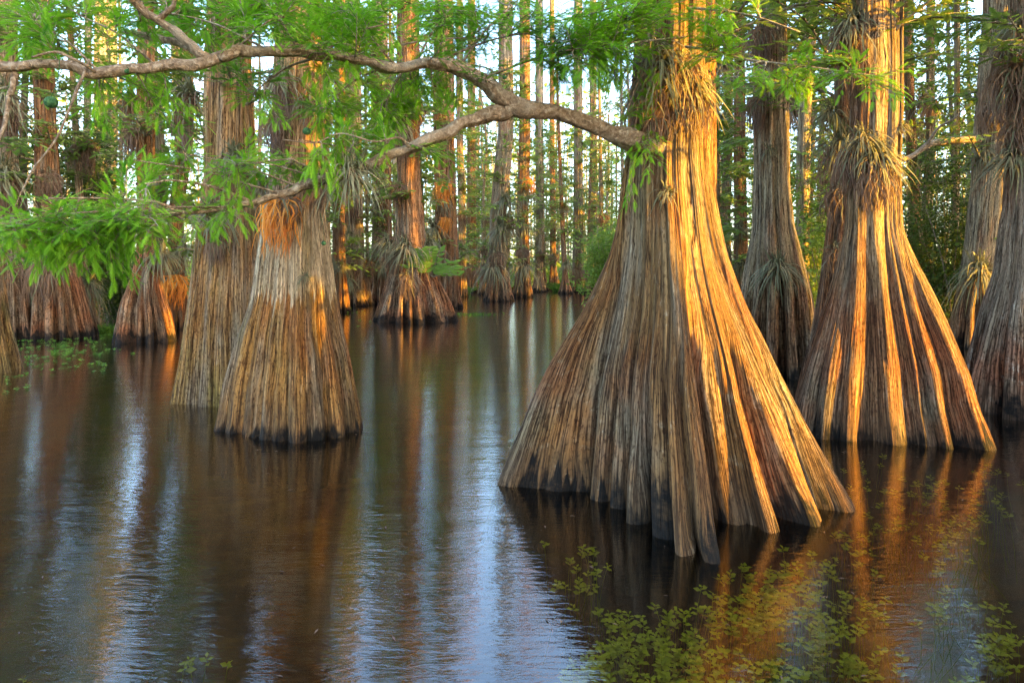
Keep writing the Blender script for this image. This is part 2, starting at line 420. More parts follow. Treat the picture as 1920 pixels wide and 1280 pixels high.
def trunk_grid(zs, cx, cy, R, rt, R0, lobes, nt, seed, bark=1.0, core=.5, ky=1.0):
    """lobes: (theta, reach, halfwidth, power). Returns verts (nz*nt,3) and bark coords."""
    th = np.arange(nt) / nt * 2 * np.pi
    h = np.clip((R - rt) / max(R0 - rt, 1e-3), 0, 1.25)
    rtop = np.minimum(R, rt)                       # above the flare the trunk keeps tapering
    k = .011 * max(R0, .2)
    def rad(TH, sel):
        hs_, rt_ = h[sel][:, None], rtop[sel][:, None]
        A = [np.broadcast_to(rt_ * .93 + (core * R0 - rt * .93) * hs_, TH.shape)]
        for (t0, reach, w0, p) in lobes:
            Ri = rt_ + (reach - rt) * hs_ ** p
            w = np.minimum(w0 * .72 * (.7 + .3 * hs_) + .14 * rt_ * (1 - np.clip(hs_, 0, 1)), Ri * .999)
            c = Ri - w
            D = (TH - t0 + np.pi) % (2 * np.pi) - np.pi
            sn = np.abs(np.sin(D)); cs = np.cos(D)
            disc = w * w - (c * sn) ** 2
            q = np.where(disc > 0, c * cs + np.sqrt(np.maximum(disc, 0)), np.where(cs < 0, w, np.minimum(w / np.maximum(sn, 1e-3), Ri)))
            A.append(q)
        A = np.stack(A); mx = A.max(0)
        return mx + k * np.log(np.exp((A - mx) / k).sum(0)) - k * .6
    # columns of the mesh (and the bark fibres) follow each buttress wall from the water to the trunk:
    # between fixed bearings (lobe tips and the valleys between them) they are spread by arc length, row by row
    nf = 8001 if nt > 500 else (4001 if nt > 100 else 2001)
    TG = np.linspace(0, 2 * np.pi, nf)
    rows_ = np.unique(np.linspace(0, len(zs) - 1, 170 if nt > 500 else (90 if nt > 100 else 24)).astype(int))
    rr = rad(np.broadcast_to(TG, (len(rows_), nf)), rows_)
    xa, ya = rr * np.cos(TG), rr * np.sin(TG)
    ds = np.hypot(np.diff(xa, axis=1), np.diff(ya, axis=1)) + .12 * R[rows_][:, None] * np.diff(TG)
    SG = np.concatenate([np.zeros((len(rows_), 1)), np.cumsum(ds, 1)], 1)
    ib = int(np.argmin(np.abs(zs[rows_])))
    cols_ = th / (2 * np.pi) * SG[ib][-1]
    # true crests only: bearings where the foot's outline has a local maximum
    tip = np.sort(np.array([l[0] % (2 * np.pi) for l in lobes]))
    def at_(q, a): return np.interp(np.asarray(a) % (2 * np.pi), TG, rr[q])
    tip = np.array([a for a in tip if at_(ib, a) >= at_(ib, a + np.linspace(-.05, .05, 21)).max() - .012 * R0])
    tip = tip[np.concatenate([[True], np.diff(tip) > .06])]
    val = np.empty((len(rows_), len(tip)))
    for m_, (a_, b_) in enumerate(zip(tip, np.append(tip[1:], tip[0] + 2 * np.pi))):
        g_ = np.linspace(a_, b_, 90)[4:-4]
        for q in range(len(rows_)):
            y_ = at_(q, g_); wgt = np.exp(-(y_ - y_.min()) / (.02 * R0))
            val[q, m_] = (g_ * wgt).sum() / wgt.sum()
    for _ in range(40 if nt > 500 else 8):
        vp = np.pad(val, ((1, 1), (0, 0)), mode='edge'); val = (vp[:-2] + 2 * vp[1:-1] + vp[2:]) / 4
    def anchors(q):
        a = np.concatenate([tip, val[q]]); o_ = np.argsort(a)
        return a[o_]
    TW = np.concatenate([TG - 2 * np.pi, TG[1:], TG[1:] + 2 * np.pi])
    def SW(q):
        S_ = SG[q]; return np.concatenate([S_ - S_[-1], S_[1:], S_[1:] + S_[-1]])
    def wrap(a, per): return np.concatenate([a - per, a, a + per])
    Sb = SW(ib); ab = wrap(anchors(ib), 2 * np.pi); sab = np.interp(ab, TW, Sb)
    tt = []
    for q in range(len(rows_)):
        Sq = SW(q); aq = wrap(anchors(q), 2 * np.pi)
        tt.append(np.interp(np.interp(cols_, sab, np.interp(aq, TW, Sq)), Sq, TW))
    tt = np.array(tt)
    for _ in range(3):
        vp = np.pad(tt, ((1, 1), (0, 0)), mode='edge'); tt = (vp[:-2] + 2 * vp[1:-1] + vp[2:]) / 4
    fz = np.interp(np.arange(len(zs)), rows_, np.arange(len(rows_))); f0 = np.minimum(fz.astype(int), len(rows_) - 2); ff = (fz - f0)[:, None]
    TH = tt[f0] * (1 - ff) + tt[f0 + 1] * ff
    Z = np.broadcast_to(zs[:, None], TH.shape)
    SP = np.broadcast_to(th[None, :], TH.shape)
    r = rad(TH, np.arange(len(zs)))
    # bark relief
    CT, ST = np.cos(TH), np.sin(TH)
    C, S = np.cos(SP), np.sin(SP)
    hb = np.clip(h, 0, 1)[:, None]
    wz = Z + .25 * vnoise(C * 3 + seed, S * 3, Z * 2, seed + 1)
    def ridg(K, s, sd): return 1 - np.abs(2 * vnoise(C * K + 31, S * K + 17, wz * s, sd) - 1)
    f_lo = .65 * ridg(9, .9, seed + 2) + .35 * ridg(21, 2.0, seed + 3)
    f_hi = .55 * ridg(24, .6, seed + 4) + .45 * ridg(52, 1.3, seed + 5)
    rel = (f_lo * (1 - hb) + f_hi * hb)
    lump = vnoise(C * 3.5 + 5, S * 3.5 + 5, Z * 1.6, seed + 6) - .5
    sub = vnoise(C * 8 + 5, S * 8 + 5, Z * .7, seed + 7) - .5
    SPw = SP + .035 * (vnoise(C * 1.7 + seed, S * 1.7, Z * .9, seed + 12) - .5) + .007 * (vnoise(C * 5 + seed, S * 5, Z * 2.2, seed + 13) - .5)
    C2, S2 = np.cos(SPw), np.sin(SPw)
    bil = lambda K, sz, sd: np.abs(2 * vnoise(C2 * K + 23, S2 * K + 7, Z * sz + .3 * vnoise(C * 2, S * 2, Z, sd + 3), sd) - 1) ** .75
    g1 = bil(5.5, .22, seed + 8); g2 = bil(13, .5, seed + 9)
    sc = np.clip(R0 / 1.1, .25, 1)
    disp = bark * sc * (((.07 + .11 * vnoise(C * 2 + 9, S * 2, Z * 1.2, seed + 15)) * (g1 - .6) + .034 * (g2 - .55)) * (.3 + .7 * hb) + .020 * (rel - .6) + .05 * lump)
    V = np.stack([cx[:, None] + r * CT, cy[:, None] + r * ST * ky, Z], -1)
    du = np.roll(V, -1, 1) - np.roll(V, 1, 1); dv = np.gradient(V, axis=0)
    N_ = np.cross(du, dv); N_ /= np.linalg.norm(N_, axis=2)[..., None] + 1e-12
    hw_ = max(2, nt // 70)
    for _ in range(2):
        N_ = sum(np.roll(N_, q_, 1) for q_ in range(-hw_, hw_ + 1))
        N_ /= np.linalg.norm(N_, axis=2)[..., None] + 1e-12
    V = V + N_ * disp[..., None]
    bk = np.stack([C2, S2, Z], -1)
    return V.reshape(-1, 3), bk.reshape(-1, 3), np.repeat(np.clip(h, 0, 1), nt)

def grid_quads(nz, nt):
    i, j = np.meshgrid(np.arange(nz - 1), np.arange(nt), indexing='ij')
    j2 = (j + 1) % nt
    return np.stack([i * nt + j, i * nt + j2, (i + 1) * nt + j2, (i + 1) * nt + j], -1).reshape(-1, 4)

def make_tree(key, Y0, rows, label, mat, nt=200, nz=120, tips=None, nl=9, lw=.17, top=14.0, seed=1, group=None,
              squash=1.0, bark=1.0, core=.5, name='cypress_tree', zvis=None, pale=None):
    T = Tree(); T.Y0 = Y0
    rw = sorted([(CH - (py - HY) / F * Y0, (xl - HX) / F * Y0, (xr - HX) / F * Y0) for py, xl, xr in rows])
    z = np.array([r[0] for r in rw]); xl = np.array([r[1] for r in rw]); xr = np.array([r[2] for r in rw])
    ztop_in = z[-1]
    cxk, Rk = (xl + xr) / 2, (xr - xl) / 2
    # extend: below the water and up to the crown
    lean = (cxk[-1] - cxk[-2]) / max(z[-1] - z[-2], .1) * .5
    z2 = np.concatenate([[z[0] - .6], z, [max(top, ztop_in + 3)]])
    c2 = np.concatenate([[cxk[0]], cxk, [cxk[-1] + lean * (top - z[-1])]])
    R2 = np.concatenate([[Rk[0] + (Rk[0] - Rk[1]) / max(z[1] - z[0], .05) * .35], Rk, [Rk[-1] * .45]])
    def sm(zq, arr):
        t = np.interp(zq, z2, arr)
        e = .05 * max(1, Y0 / 6)
        return (np.interp(zq - e, z2, arr) + 2 * t + np.interp(zq + e, z2, arr)) / 4
    T.cx = lambda q: float(sm(np.array([q]), c2)[0]); T.R = lambda q: float(sm(np.array([q]), R2)[0])
    zv = ztop_in if zvis is None else zvis
    zs = np.concatenate([np.linspace(-.4, zv, nz), np.linspace(zv, z2[-1], 30)[1:]])
    R = sm(zs, R2); cx = sm(zs, c2)
    i0 = int(np.argmin(np.abs(zs)))
    R0 = float(R[i0]); c0 = float(cx[i0]); rt = float(min(Rk))
    rs = np.random.default_rng(seed)
    lobes = []
    if tips:
        for (px, py, w, p) in tips:
            Yt = F * CH / (py - HY); X = (px - HX) / F * Yt
            lobes.append((math.atan2((Yt - Y0) / squash, X - c0), math.hypot(X - c0, (Yt - Y0) / squash), w, p))
        for a in np.linspace(25, 155, 5):
            lobes.append((math.radians(a), R0 * rs.uniform(.75, 1.0), rs.uniform(.1, .16) * R0 / 1.1, rs.uniform(.8, 1.2)))
    else:
        for k in range(nl):
            a = 2 * math.pi * k / nl + rs.uniform(-.5, .5) * math.pi / nl * .9
            lobes.append((a, R0 * rs.uniform(.82, 1.02), lw * R0 * rs.uniform(.75, 1.3), rs.uniform(.75, 1.3)))
        lobes.append((math.radians(rs.uniform(-12, 8)), R0, lw * R0, 1.0)); lobes.append((math.radians(180 + rs.uniform(-8, 12)), R0, lw * R0, 1.0))
    V, bk, hh = trunk_grid(zs, cx, np.full(len(zs), Y0), R, rt, R0, lobes, nt, seed, bark, core, squash)
    base = np.array([c0, Y0, 0.0])
    T.root = thing(name, label, 'tree', tuple(base), group)
    T.base = base
    T.trunk = np_mesh('trunk', V - base, grid_quads(len(zs), nt), None, mat, T.root, True, {'bk': bk, 'hh': hh})
    T.squash = squash
    TREES[key] = T
    return T

def on(T, px, py, push=0.0):
    Y = T.Y0
    for _ in range(6):
        z = CH - (py - HY) / F * Y
        cx, R = T.cx(z), T.R(z)
        x = (px - HX) / F * Y
        d = min(1, max(-1, (x - cx) / R))
        Y = T.Y0 - R * T.squash * math.sqrt(max(0, 1 - d * d)) * .92 - push
    return W(px, py, Y), d

hero = make_tree('hero', 4.45,
    [(-60, 1193, 1325), (0, 1192, 1322), (100, 1190, 1320), (200, 1188, 1318), (260, 1184, 1318), (300, 1174, 1323), (350, 1162, 1334), (427, 1154, 1350),
     (480, 1142, 1366), (533, 1118, 1392), (583, 1096, 1418), (633, 1066, 1449), (683, 1036, 1478), (740, 1008, 1510), (800, 984, 1542), (860, 960, 1572), (921, 937, 1606)],
    'giant golden sunlit cypress with broad fluted buttresses in the foreground water', M_hero, nt=1000, nz=480,
    tips=[(924, 903, .16, 1.0), (1010, 912, .17, 1.1), (1098, 937, .10, .9), (1140, 955, .07, 1.0), (1183, 985, .09, .9), (1235, 1015, .10, 1.0), (1280, 1052, .10, 1.1),
          (1352, 1067, .10, 1.0), (1390, 992, .08, .8), (1430, 980, .07, .9), (1476, 1008, .11, 1.0), (1560, 985, .12, 1.15), (1622, 957, .13, 1.0)],
    seed=3, core=.42)
left = make_tree('left', 6.25,
    [(-60, 528, 606), (0, 524, 608), (150, 514, 612), (300, 508, 614), (400, 493, 612), (483, 477, 624), (563, 461, 637), (620, 440, 648), (667, 426, 661), (720, 410, 672), (777, 400, 682), (805, 392, 686)],
    'broad cypress with a whitish band above brown fluted bark, left of centre', M_left, nt=620, nz=360,
    tips=[(395, 806, .12, 1.0), (418, 812, .12, .9), (452, 820, .11, 1.0), (497, 826, .11, .9), (520, 829, .10, 1.0), (560, 832, .12, .9), (600, 826, .11, 1.0), (640, 818, .11, .9), (670, 810, .11, 1.0), (685, 802, .11, 1.)],
    seed=12, core=.62, bark=.9)
ochre = make_tree('ochre', 7.6,
    [(-60, 400, 470), (0, 398, 470), (150, 396, 470), (300, 388, 478), (400, 372, 488), (500, 358, 494), (600, 343, 500), (700, 328, 512), (747, 318, 522)],
    'ochre mossy cypress with split slanting legs, close behind the white banded one', M_back, nt=360, nz=260,
    tips=[(320, 757, .18, 1.0), (352, 758, .14, 1.0), (382, 763, .16, .9), (425, 765, .16, 1.0), (470, 766, .14, 1.0), (520, 760, .14, 1.0)], seed=21, core=.55)
right = make_tree('right', 6.0,
    [(-60, 1600, 1693), (0, 1599, 1693), (200, 1598, 1693), (350, 1590, 1689), (427, 1586, 1694), (450, 1580, 1702), (500, 1567, 1722), (550, 1550, 1746), (617, 1526, 1780), (683, 1502, 1812), (745, 1486, 1830), (812, 1470, 1856)],
    'right-hand cypress with orange sunlit stripes down its violet-brown flared base', M_right, nt=760, nz=360, squash=.8,
    tips=[(1475, 812, .16, 1.0), (1530, 822, .14, 1.0), (1580, 828, .12, 1.0), (1612, 827, .07, .9), (1668, 832, .11, .9), (1790, 842, .13, 1.0), (1874, 844, .11, 1.0)],
    seed=31, core=.5)
edge = make_tree('edge', 6.9,
    [(-60, 1900, 1995), (0, 1900, 1995), (250, 1898, 1996), (383, 1894, 2004), (517, 1878, 2030), (600, 1848, 2062), (683, 1822, 2095), (771, 1806, 2120)],
    'grey-violet buttressed cypress cut off by the right edge', M_edge, nt=360, nz=240, nl=12, lw=.14, seed=41)
make_tree('behind', 6.6, [(-60, 1262, 1337), (0, 1260, 1338), (250, 1262, 1341), (400, 1258, 1345), (600, 1180, 1400), (760, 1150, 1430)],
    'reddish trunk half hidden right behind the giant golden cypress', M_red, nt=160, nz=110, seed=45)
grey = make_tree('grey', 9.4, [(-60, 1419, 1473), (0, 1419, 1473), (200, 1415, 1476), (350, 1416, 1479), (427, 1414, 1486), (467, 1407, 1497), (550, 1392, 1520), (650, 1372, 1538), (698, 1366, 1545)],
    'straight grey cypress between the two largest right-hand trees', M_grey, nt=300, nz=220, nl=12, lw=.14, seed=51)
slim = make_tree('slim', 7.6, [(-60, 1566, 1597), (0, 1566, 1598), (200, 1565, 1600), (400, 1556, 1604), (520, 1540, 1612), (650, 1520, 1625), (745, 1510, 1635)],
    'slim trunk under hanging dead leaves just left of the striped right-hand cypress', M_red, nt=140, nz=110, seed=55)
umber = make_tree('umber', 12.5, [(-60, 1850, 1905), (0, 1847, 1903), (200, 1834, 1893), (350, 1822, 1876), (450, 1812, 1868), (520, 1802, 1868), (580, 1790, 1872), (650, 1772, 1884)],
    'leaning brown cypress right of the leafy thicket', M_grey, nt=240, nz=180, nl=11, seed=61)
slope = make_tree('slope', 9.5, [(-60, -75, -20), (0, -75, -20), (300, -78, -18), (500, -85, -8), (600, -100, 8), (697, -118, 32)],
    'ochre buttress corner poking in at the far left edge', M_back, nt=160, nz=120, seed=65)
fluted = make_tree('fluted', 13.6, [(-60, 262, 288), (0, 260, 288), (200, 256, 288), (350, 257, 288), (423, 259, 290), (480, 255, 292), (517, 248, 299), (567, 226, 318), (600, 219, 330), (638, 214, 338)],
    'brown cypress with bell-shaped fluted foot at left, a lit strip on its right side', M_red, nt=260, nz=200, nl=13, lw=.13, seed=71)
squat = make_tree('squat', 14.2, [(-60, 60, 92), (0, 62, 95), (200, 68, 104), (350, 70, 112), (440, 74, 128), (500, 72, 145), (560, 66, 165), (632, 62, 183)],
    'reddish trunk on a squat fluted base near the left edge', M_red, nt=240, nz=180, nl=12, lw=.13, seed=75)
stub = make_tree('stub', 13.8, [(-60, 0, 30), (0, 0, 30), (300, -6, 30), (440, -15, 36), (520, -28, 46), (600, -42, 56), (636, -50, 62)],
    'dull brown fluted cypress filling the left edge', M_grey, nt=200, nz=150, nl=13, lw=.13, seed=77)
bell = make_tree('bell', 18.5, [(-60, 745, 785), (0, 745, 785), (200, 744, 786), (350, 745, 788), (433, 742, 796), (480, 735, 806), (520, 722, 822), (560, 708, 842), (601, 694, 860)],
    'bell-footed cypress ringed with air plants left of the open channel', M_red, nt=320, nz=240, nl=16, lw=.11, seed=81)

MID = [  # key, base row y, trunk x at top, trunk x at foot, half width, foot half width, label
 ('m1', 578, 660, 663, 17, 30, 'grey trunk dotted with air plants just right of the white banded cypress', M_grey),
 ('m2', 574, 712, 716, 17, 34, 'reddish trunk left beside the bell-footed cypress', M_red),
 ('m3', 581, 832, 836, 20, 34, 'trunk with orange sunlit tufts right beside the bell-footed cypress', M_red),
 ('m4', 551, 884, 884, 8, 15, 'thin trunk with a glowing orange foot at the channel edge', M_red),
 ('m5', 568, 948, 934, 15, 31, 'shaggy trunk heavy with air plants in the middle of the channel end', M_grey),
 ('m6', 561, 984, 980, 11, 22, 'trunk with an orange lit patch behind the middle of the channel', M_red),
 ('m7', 549, 1011, 1013, 8, 17, 'pale trunk with fluted foot in the row closing the channel', M_grey),
 ('m8', 546, 1035, 1037, 5, 10, 'narrow brown trunk in the row closing the channel', M_red),
 ('m9', 551, 1084, 1084, 9, 17, 'dark-footed trunk beside the bright grass tuft', M_grey),
 ('m10', 549, 1112, 1113, 7, 14, 'lichen pale trunk just left of the giant cypress', M_grey),
 ('m11', 600, 1386, 1388, 11, 26, 'mottled trunk seen between the giant and the grey cypress', M_red),
 ('m12', 585, 1366, 1360, 9, 20, 'grey lichen trunk close to the right flank of the giant cypress', M_grey),
 ('m13', 575, 1516, 1510, 12, 22, 'trunk with mossy green side right of the grey cypress', M_grey),
 ('m14', 560, 198, 192, 20, 34, 'dark trunk behind the curved bough at upper left', M_grey),
 ('m15', 590, 638, 636, 10, 24, 'brown trunk tight behind the right side of the white banded cypress', M_red),
 ('m16', 620, 350, 330, 13, 30, 'shaggy trunk with a glowing foot left of the ochre cypress', M_red),
 ('m17', 560, 862, 866, 7, 14, 'slender pale trunk with lichen at the left side of the channel end', M_grey),
 ('m18', 610, 1745, 1738, 8, 20, 'thin trunk inside the leafy thicket at right', M_grey),
]
for k, (key, by, xt, xb, hw, fw, lab, mt) in enumerate(MID):
    Y0 = F * CH / (by - HY - 4)
    make_tree(key, Y0, [(-60, xt - hw * .9, xt + hw * .9), (0, xt - hw * .9, xt + hw * .9), (250, xt - hw, xt + hw), (400, xb - hw * 1.05, xb + hw * 1.05),
                        (by - (by - HY) * .9, xb - hw * 1.3, xb + hw * 1.3), (by - (by - HY) * .45, xb - fw * .75, xb + fw * .75), (by - 4, xb - fw, xb + fw)],
              lab, mt, nt=120, nz=110, nl=11, lw=.14, seed=100 + k, top=13)

# ------------------------------------------------------------------ feathery foliage
def frond_tpl(pairs, wid=.16, ll=.17):
    V, T = [], []
    for i in range(pairs):
        t = (i + .6) / (pairs + .6)
        l = ll * (math.sin(math.pi * min(1, t * 1.02 + .08)) ** .6 + .12)
        for s in (-1, 1):
            b = len(V)
            V += [(t - wid / pairs, 0, 0), (t + wid * 2.6 / pairs, 0, 0), (t + l * .5, s * l, -.04 * t - .12 * l)]
            T.append((b, b + 1, b + 2))
    b = len(V)
    V += [(0, -.012, 0), (0, .012, 0), (1, 0, -.04)]; T.append((b, b + 1, b + 2))
    V = np.array(V, float); V[:, 2] -= .08 * V[:, 0] ** 2
    return V, np.array(T)
FR_N = frond_tpl(11, .22, .18); FR_M = frond_tpl(6, .38, .22); FR_F = frond_tpl(3, .55, .30)

def put_fronds(mb, tpl, P, D, U, S, rn):
    """P positions, D directions, U approx normals, S lengths"""
    P, D, U = (np.asarray(a, float) for a in (P, D, U))
    D /= np.linalg.norm(D, axis=1)[:, None] + 1e-9
    B = np.cross(U, D); B /= np.linalg.norm(B, axis=1)[:, None] + 1e-9
    Nn = np.cross(D, B)
    V, T = tpl
    M = np.stack([D, B, Nn], 1) * np.asarray(S)[:, None, None]
    VV = np.einsum('vk,mkj->mvj', V, M) + P[:, None, :]
    TT = T[None] + (np.arange(len(P)) * len(V))[:, None, None]
    mb.add(VV.reshape(-1, 3), None, TT.reshape(-1, 3), np.repeat(rn, len(V)))

def leafy_twig(tw, lf, S, E, rs, r0=.006, tpl=FR_N, flen=.078, side=.16, gap=.03, start=.25, sag=.04, nsides=4, sides=9):
    S, E = np.asarray(S, float), np.asarray(E, float)
    L = np.linalg.norm(E - S)
    mid = (S + E) / 2 + rs.normal(0, .06, 3) * L + np.array([0, 0, .10 * L - sag])
    q1 = S * .75 + mid * .25 + rs.normal(0, .03, 3) * L
    P = catmull([S, q1, mid, E], 12)
    tube(tw, P, np.linspace(r0, r0 * .3, 12), nsides)
    FP, FD, FU, FS, FN = [], [], [], [], []
    def fronds(Q, sc):
        d = np.gradient(Q, axis=0)
        Ls = np.linalg.norm(Q[-1] - Q[0])
        m = max(3, int(Ls / gap))
        for k in range(m):
            t = (k + rs.uniform(0, .8)) / m
            i = t * (len(Q) - 1); a = int(i); b = min(a + 1, len(Q) - 1); p = Q[a] + (Q[b] - Q[a]) * (i - a)
            dd = d[a] / (np.linalg.norm(d[a]) + 1e-9)
            up = np.array([rs.normal(0, .25), rs.normal(0, .25), 1.0])
            s = 1 if k % 2 else -1
            lat = np.cross(up, dd) * s
            FP.append(p); FD.append(dd * .75 + lat * rs.uniform(.6, 1.1) + np.array([0, 0, rs.normal(-.02, .16)])); FU.append(up)
            FS.append(flen * sc * rs.uniform(.65, 1.2)); FN.append(np.clip(rs.normal(.5, .25), 0, 1))
        FP.append(Q[-1]); FD.append(d[-1]); FU.append(np.array([0, 0, 1.])); FS.append(flen * sc); FN.append(.6)
    for k in range(sides):
        t = start + (1 - start) * (k + rs.uniform(0, .7)) / sides
        i = min(int(t * 11), 10)
        p = P[i]; d = P[i + 1] - P[i]; d /= np.linalg.norm(d) + 1e-9
        s = 1 if k % 2 else -1
        lat = np.cross([0, 0, 1.], d) * s
        dirv = d * rs.uniform(.5, .9) + lat * rs.uniform(.5, 1.0) + np.array([0, 0, rs.normal(-.05, .2)])
        dirv /= np.linalg.norm(dirv) + 1e-9
        l = side * rs.uniform(.6, 1.3) * (1.1 - .5 * t)
        Q = catmull([p, p + dirv * l * .5 + np.array([0, 0, .01]), p + dirv * l - np.array([0, 0, .05 * l])], 5)
        tube(tw, Q, np.linspace(r0 * .35, r0 * .15, 5), 3)
        fronds(Q, 1)
    fronds(P[5:], .9)
    put_fronds(lf, tpl, FP, FD, FU, FS, np.array(FN))

# ---- a bare bough off the leaning cypress
mb = MB()
P_ = catmull([W(1835, 262, 12.3), W(1790, 264, 12.1), W(1745, 270, 11.9), W(1712, 292, 11.7), W(1690, 300, 11.5)], 24)
tube(mb, P_, np.linspace(.075, .03, 24), 8, .4)
P2_ = catmull([W(1735, 276, 11.85), W(1760, 240, 11.7), W(1790, 222, 11.5), W(1812, 196, 11.4)], 14)
tube(mb, P2_, np.linspace(.03, .01, 14), 6)
mb.build('branch', M_limb, umber.root, True, umber.base)
# ---- the giant's two long boughs, traced in the photograph and placed at their own depth
def limb(mb, pts, n=60, sides=16, lump=.35, seed=0):
    P = catmull([W(a, b, c) for a, b, c, _ in pts], n)
    u = np.linspace(0, 1, n) * (len(pts) - 1)
    R = np.interp(u, np.arange(len(pts)), [d * .76 / 2 / F * c for _, _, c, d in pts])
    R = R * (1 + .16 * (vnoise(u * 2.3 + seed, u * 0, u * 0, seed) - .5) * 2)
    P = P + .4 * R[:, None] * (np.stack([vnoise(u * 2.7, u * 0 + k, u * 0, seed) for k in range(3)], -1) - .5) * 2
    tube(mb, P, R, sides, lump * 1.5, seed=seed)
    return P
rs = np.random.default_rng(5)
b_main, b_low = MB(), MB()
P1 = limb(b_main, [(1300, 330, 4.62, 70), (1252, 302, 4.45, 84), (1208, 275, 4.27, 64), (1150, 252, 4.15, 42), (1050, 217, 4.05, 40), (965, 197, 3.95, 42), (905, 152, 3.85, 34), (830, 118, 3.78, 30), (740, 128, 3.7, 26), (680, 112, 3.65, 26),
                   (600, 103, 3.6, 27), (500, 95, 3.5, 28), (440, 98, 3.45, 29), (385, 116, 3.4, 32), (290, 124, 3.35, 30), (185, 137, 3.3, 27), (110, 122, 3.25, 25), (0, 130, 3.2, 24), (-120, 150, 3.1, 20)], 150, 20, .35, 1)
P1b = limb(b_main, [(385, 112, 3.4, 26), (350, 78, 3.38, 20), (300, 40, 3.35, 20), (262, 15, 3.3, 18), (225, -25, 3.2, 16)], 30, 12, .3, 2)
P1c = limb(b_main, [(296, 38, 3.35, 14), (322, 14, 3.33, 12), (332, -20, 3.3, 10)], 14, 8, .3, 3)
P1d = limb(b_main, [(372, 100, 3.42, 18), (330, 80, 3.5, 18), (280, 68, 3.6, 17), (232, 60, 3.7, 12)], 18, 10, .3, 4)
P1e = limb(b_main, [(30, 138, 3.22, 14), (18, 180, 3.18, 12), (4, 245, 3.1, 9), (-20, 300, 3.0, 7)], 18, 8, .25, 5)
P1f = limb(b_main, [(190, 140, 3.3, 10), (150, 118, 3.2, 8), (105, 98, 3.15, 7), (60, 108, 3.1, 5)], 16, 6, .2, 6)
P1g = limb(b_main, [(168, 112, 3.28, 7), (140, 180, 3.2, 8), (105, 262, 3.1, 7), (60, 320, 3.05, 5), (28, 388, 3.0, 3)], 26, 6, .25, 7)
P2 = limb(b_low, [(962, 204, 3.95, 36), (910, 216, 3.9, 32), (860, 237, 3.85, 29), (760, 282, 3.75, 26), (660, 320, 3.65, 27), (600, 338, 3.6, 24), (540, 358, 3.55, 20), (480, 378, 3.5, 17), (400, 392, 3.45, 14), (330, 398, 3.4, 12), (240, 395, 3.35, 8)], 90, 16, .35, 8)
P2b = limb(b_low, [(770, 278, 3.75, 10), (748, 258, 3.65, 7), (700, 266, 3.55, 5), (640, 250, 3.5, 4), (590, 268, 3.45, 3.5), (530, 262, 3.4, 2.5)], 30, 6, .25, 9)
P2c = limb(b_low, [(340, 398, 3.4, 9), (290, 378, 3.3, 7), (200, 372, 3.2, 5), (90, 372, 3.1, 4)], 24, 6, .25, 10)
P2d = limb(b_low, [(470, 378, 3.5, 8), (400, 352, 3.4, 7), (330, 338, 3.3, 5), (270, 345, 3.2, 4)], 20, 6, .25, 11)
P2e = limb(b_low, [(620, 333, 3.62, 8), (560, 305, 3.55, 5), (520, 300, 3.5, 4), (300, 330, 3.3, 3)], 20, 6, .25, 12)
P2x = [limb(b_low, [(x0, y0, Yy, 6), ((x0 + x1) / 2, (y0 + y1) / 2 - 9, Yy - .12, 4), (x1, y1, Yy - .3, 2.5)], 16, 5, .2, 30 + k)
       for k, (x0, y0, x1, y1, Yy) in enumerate([(330, 398, -30, 462, 3.35), (300, 396, 20, 402, 3.5), (350, 396, 80, 440, 3.6), (250, 395, -20, 425, 3.2), (420, 388, 180, 410, 3.45),
           (380, 392, 130, 468, 3.5), (520, 362, 250, 300, 3.5), (560, 350, 330, 285, 3.6), (600, 335, 420, 300, 3.6), (700, 305, 560, 262, 3.7)])]
P1x = [limb(b_main, [(x0, y0, Yy, 7), ((x0 + x1) / 2, (y0 + y1) / 2 - 12, Yy, 5), (x1, y1, Yy + .1, 3)], 16, 5, .2, 50 + k)
       for k, (x0, y0, x1, y1, Yy) in enumerate([(500, 93, 300, 20, 3.6), (600, 100, 760, 40, 3.7), (680, 108, 900, 70, 3.8), (560, 96, 480, -10, 3.6), (830, 112, 1020, 60, 3.9), (900, 148, 1120, 96, 4.0),
           (740, 122, 640, 30, 3.8), (780, 120, 850, 10, 3.8), (440, 95, 560, 15, 3.5), (185, 134, 60, 40, 3.4), (290, 120, 150, 30, 3.5), (860, 130, 960, 10, 3.9), (600, 106, 480, 170, 3.7), (720, 125, 600, 210, 3.8), (770, 122, 720, 200, 3.9)])]
base = hero.base
bough = b_main.build('branch', M_limb, hero.root, True, base); bough['label'] = 'long upper bough arching left across the picture'
bough2 = b_low.build('branch', M_limb, hero.root, True, base); bough2['label'] = 'lower bough sloping down to the left'
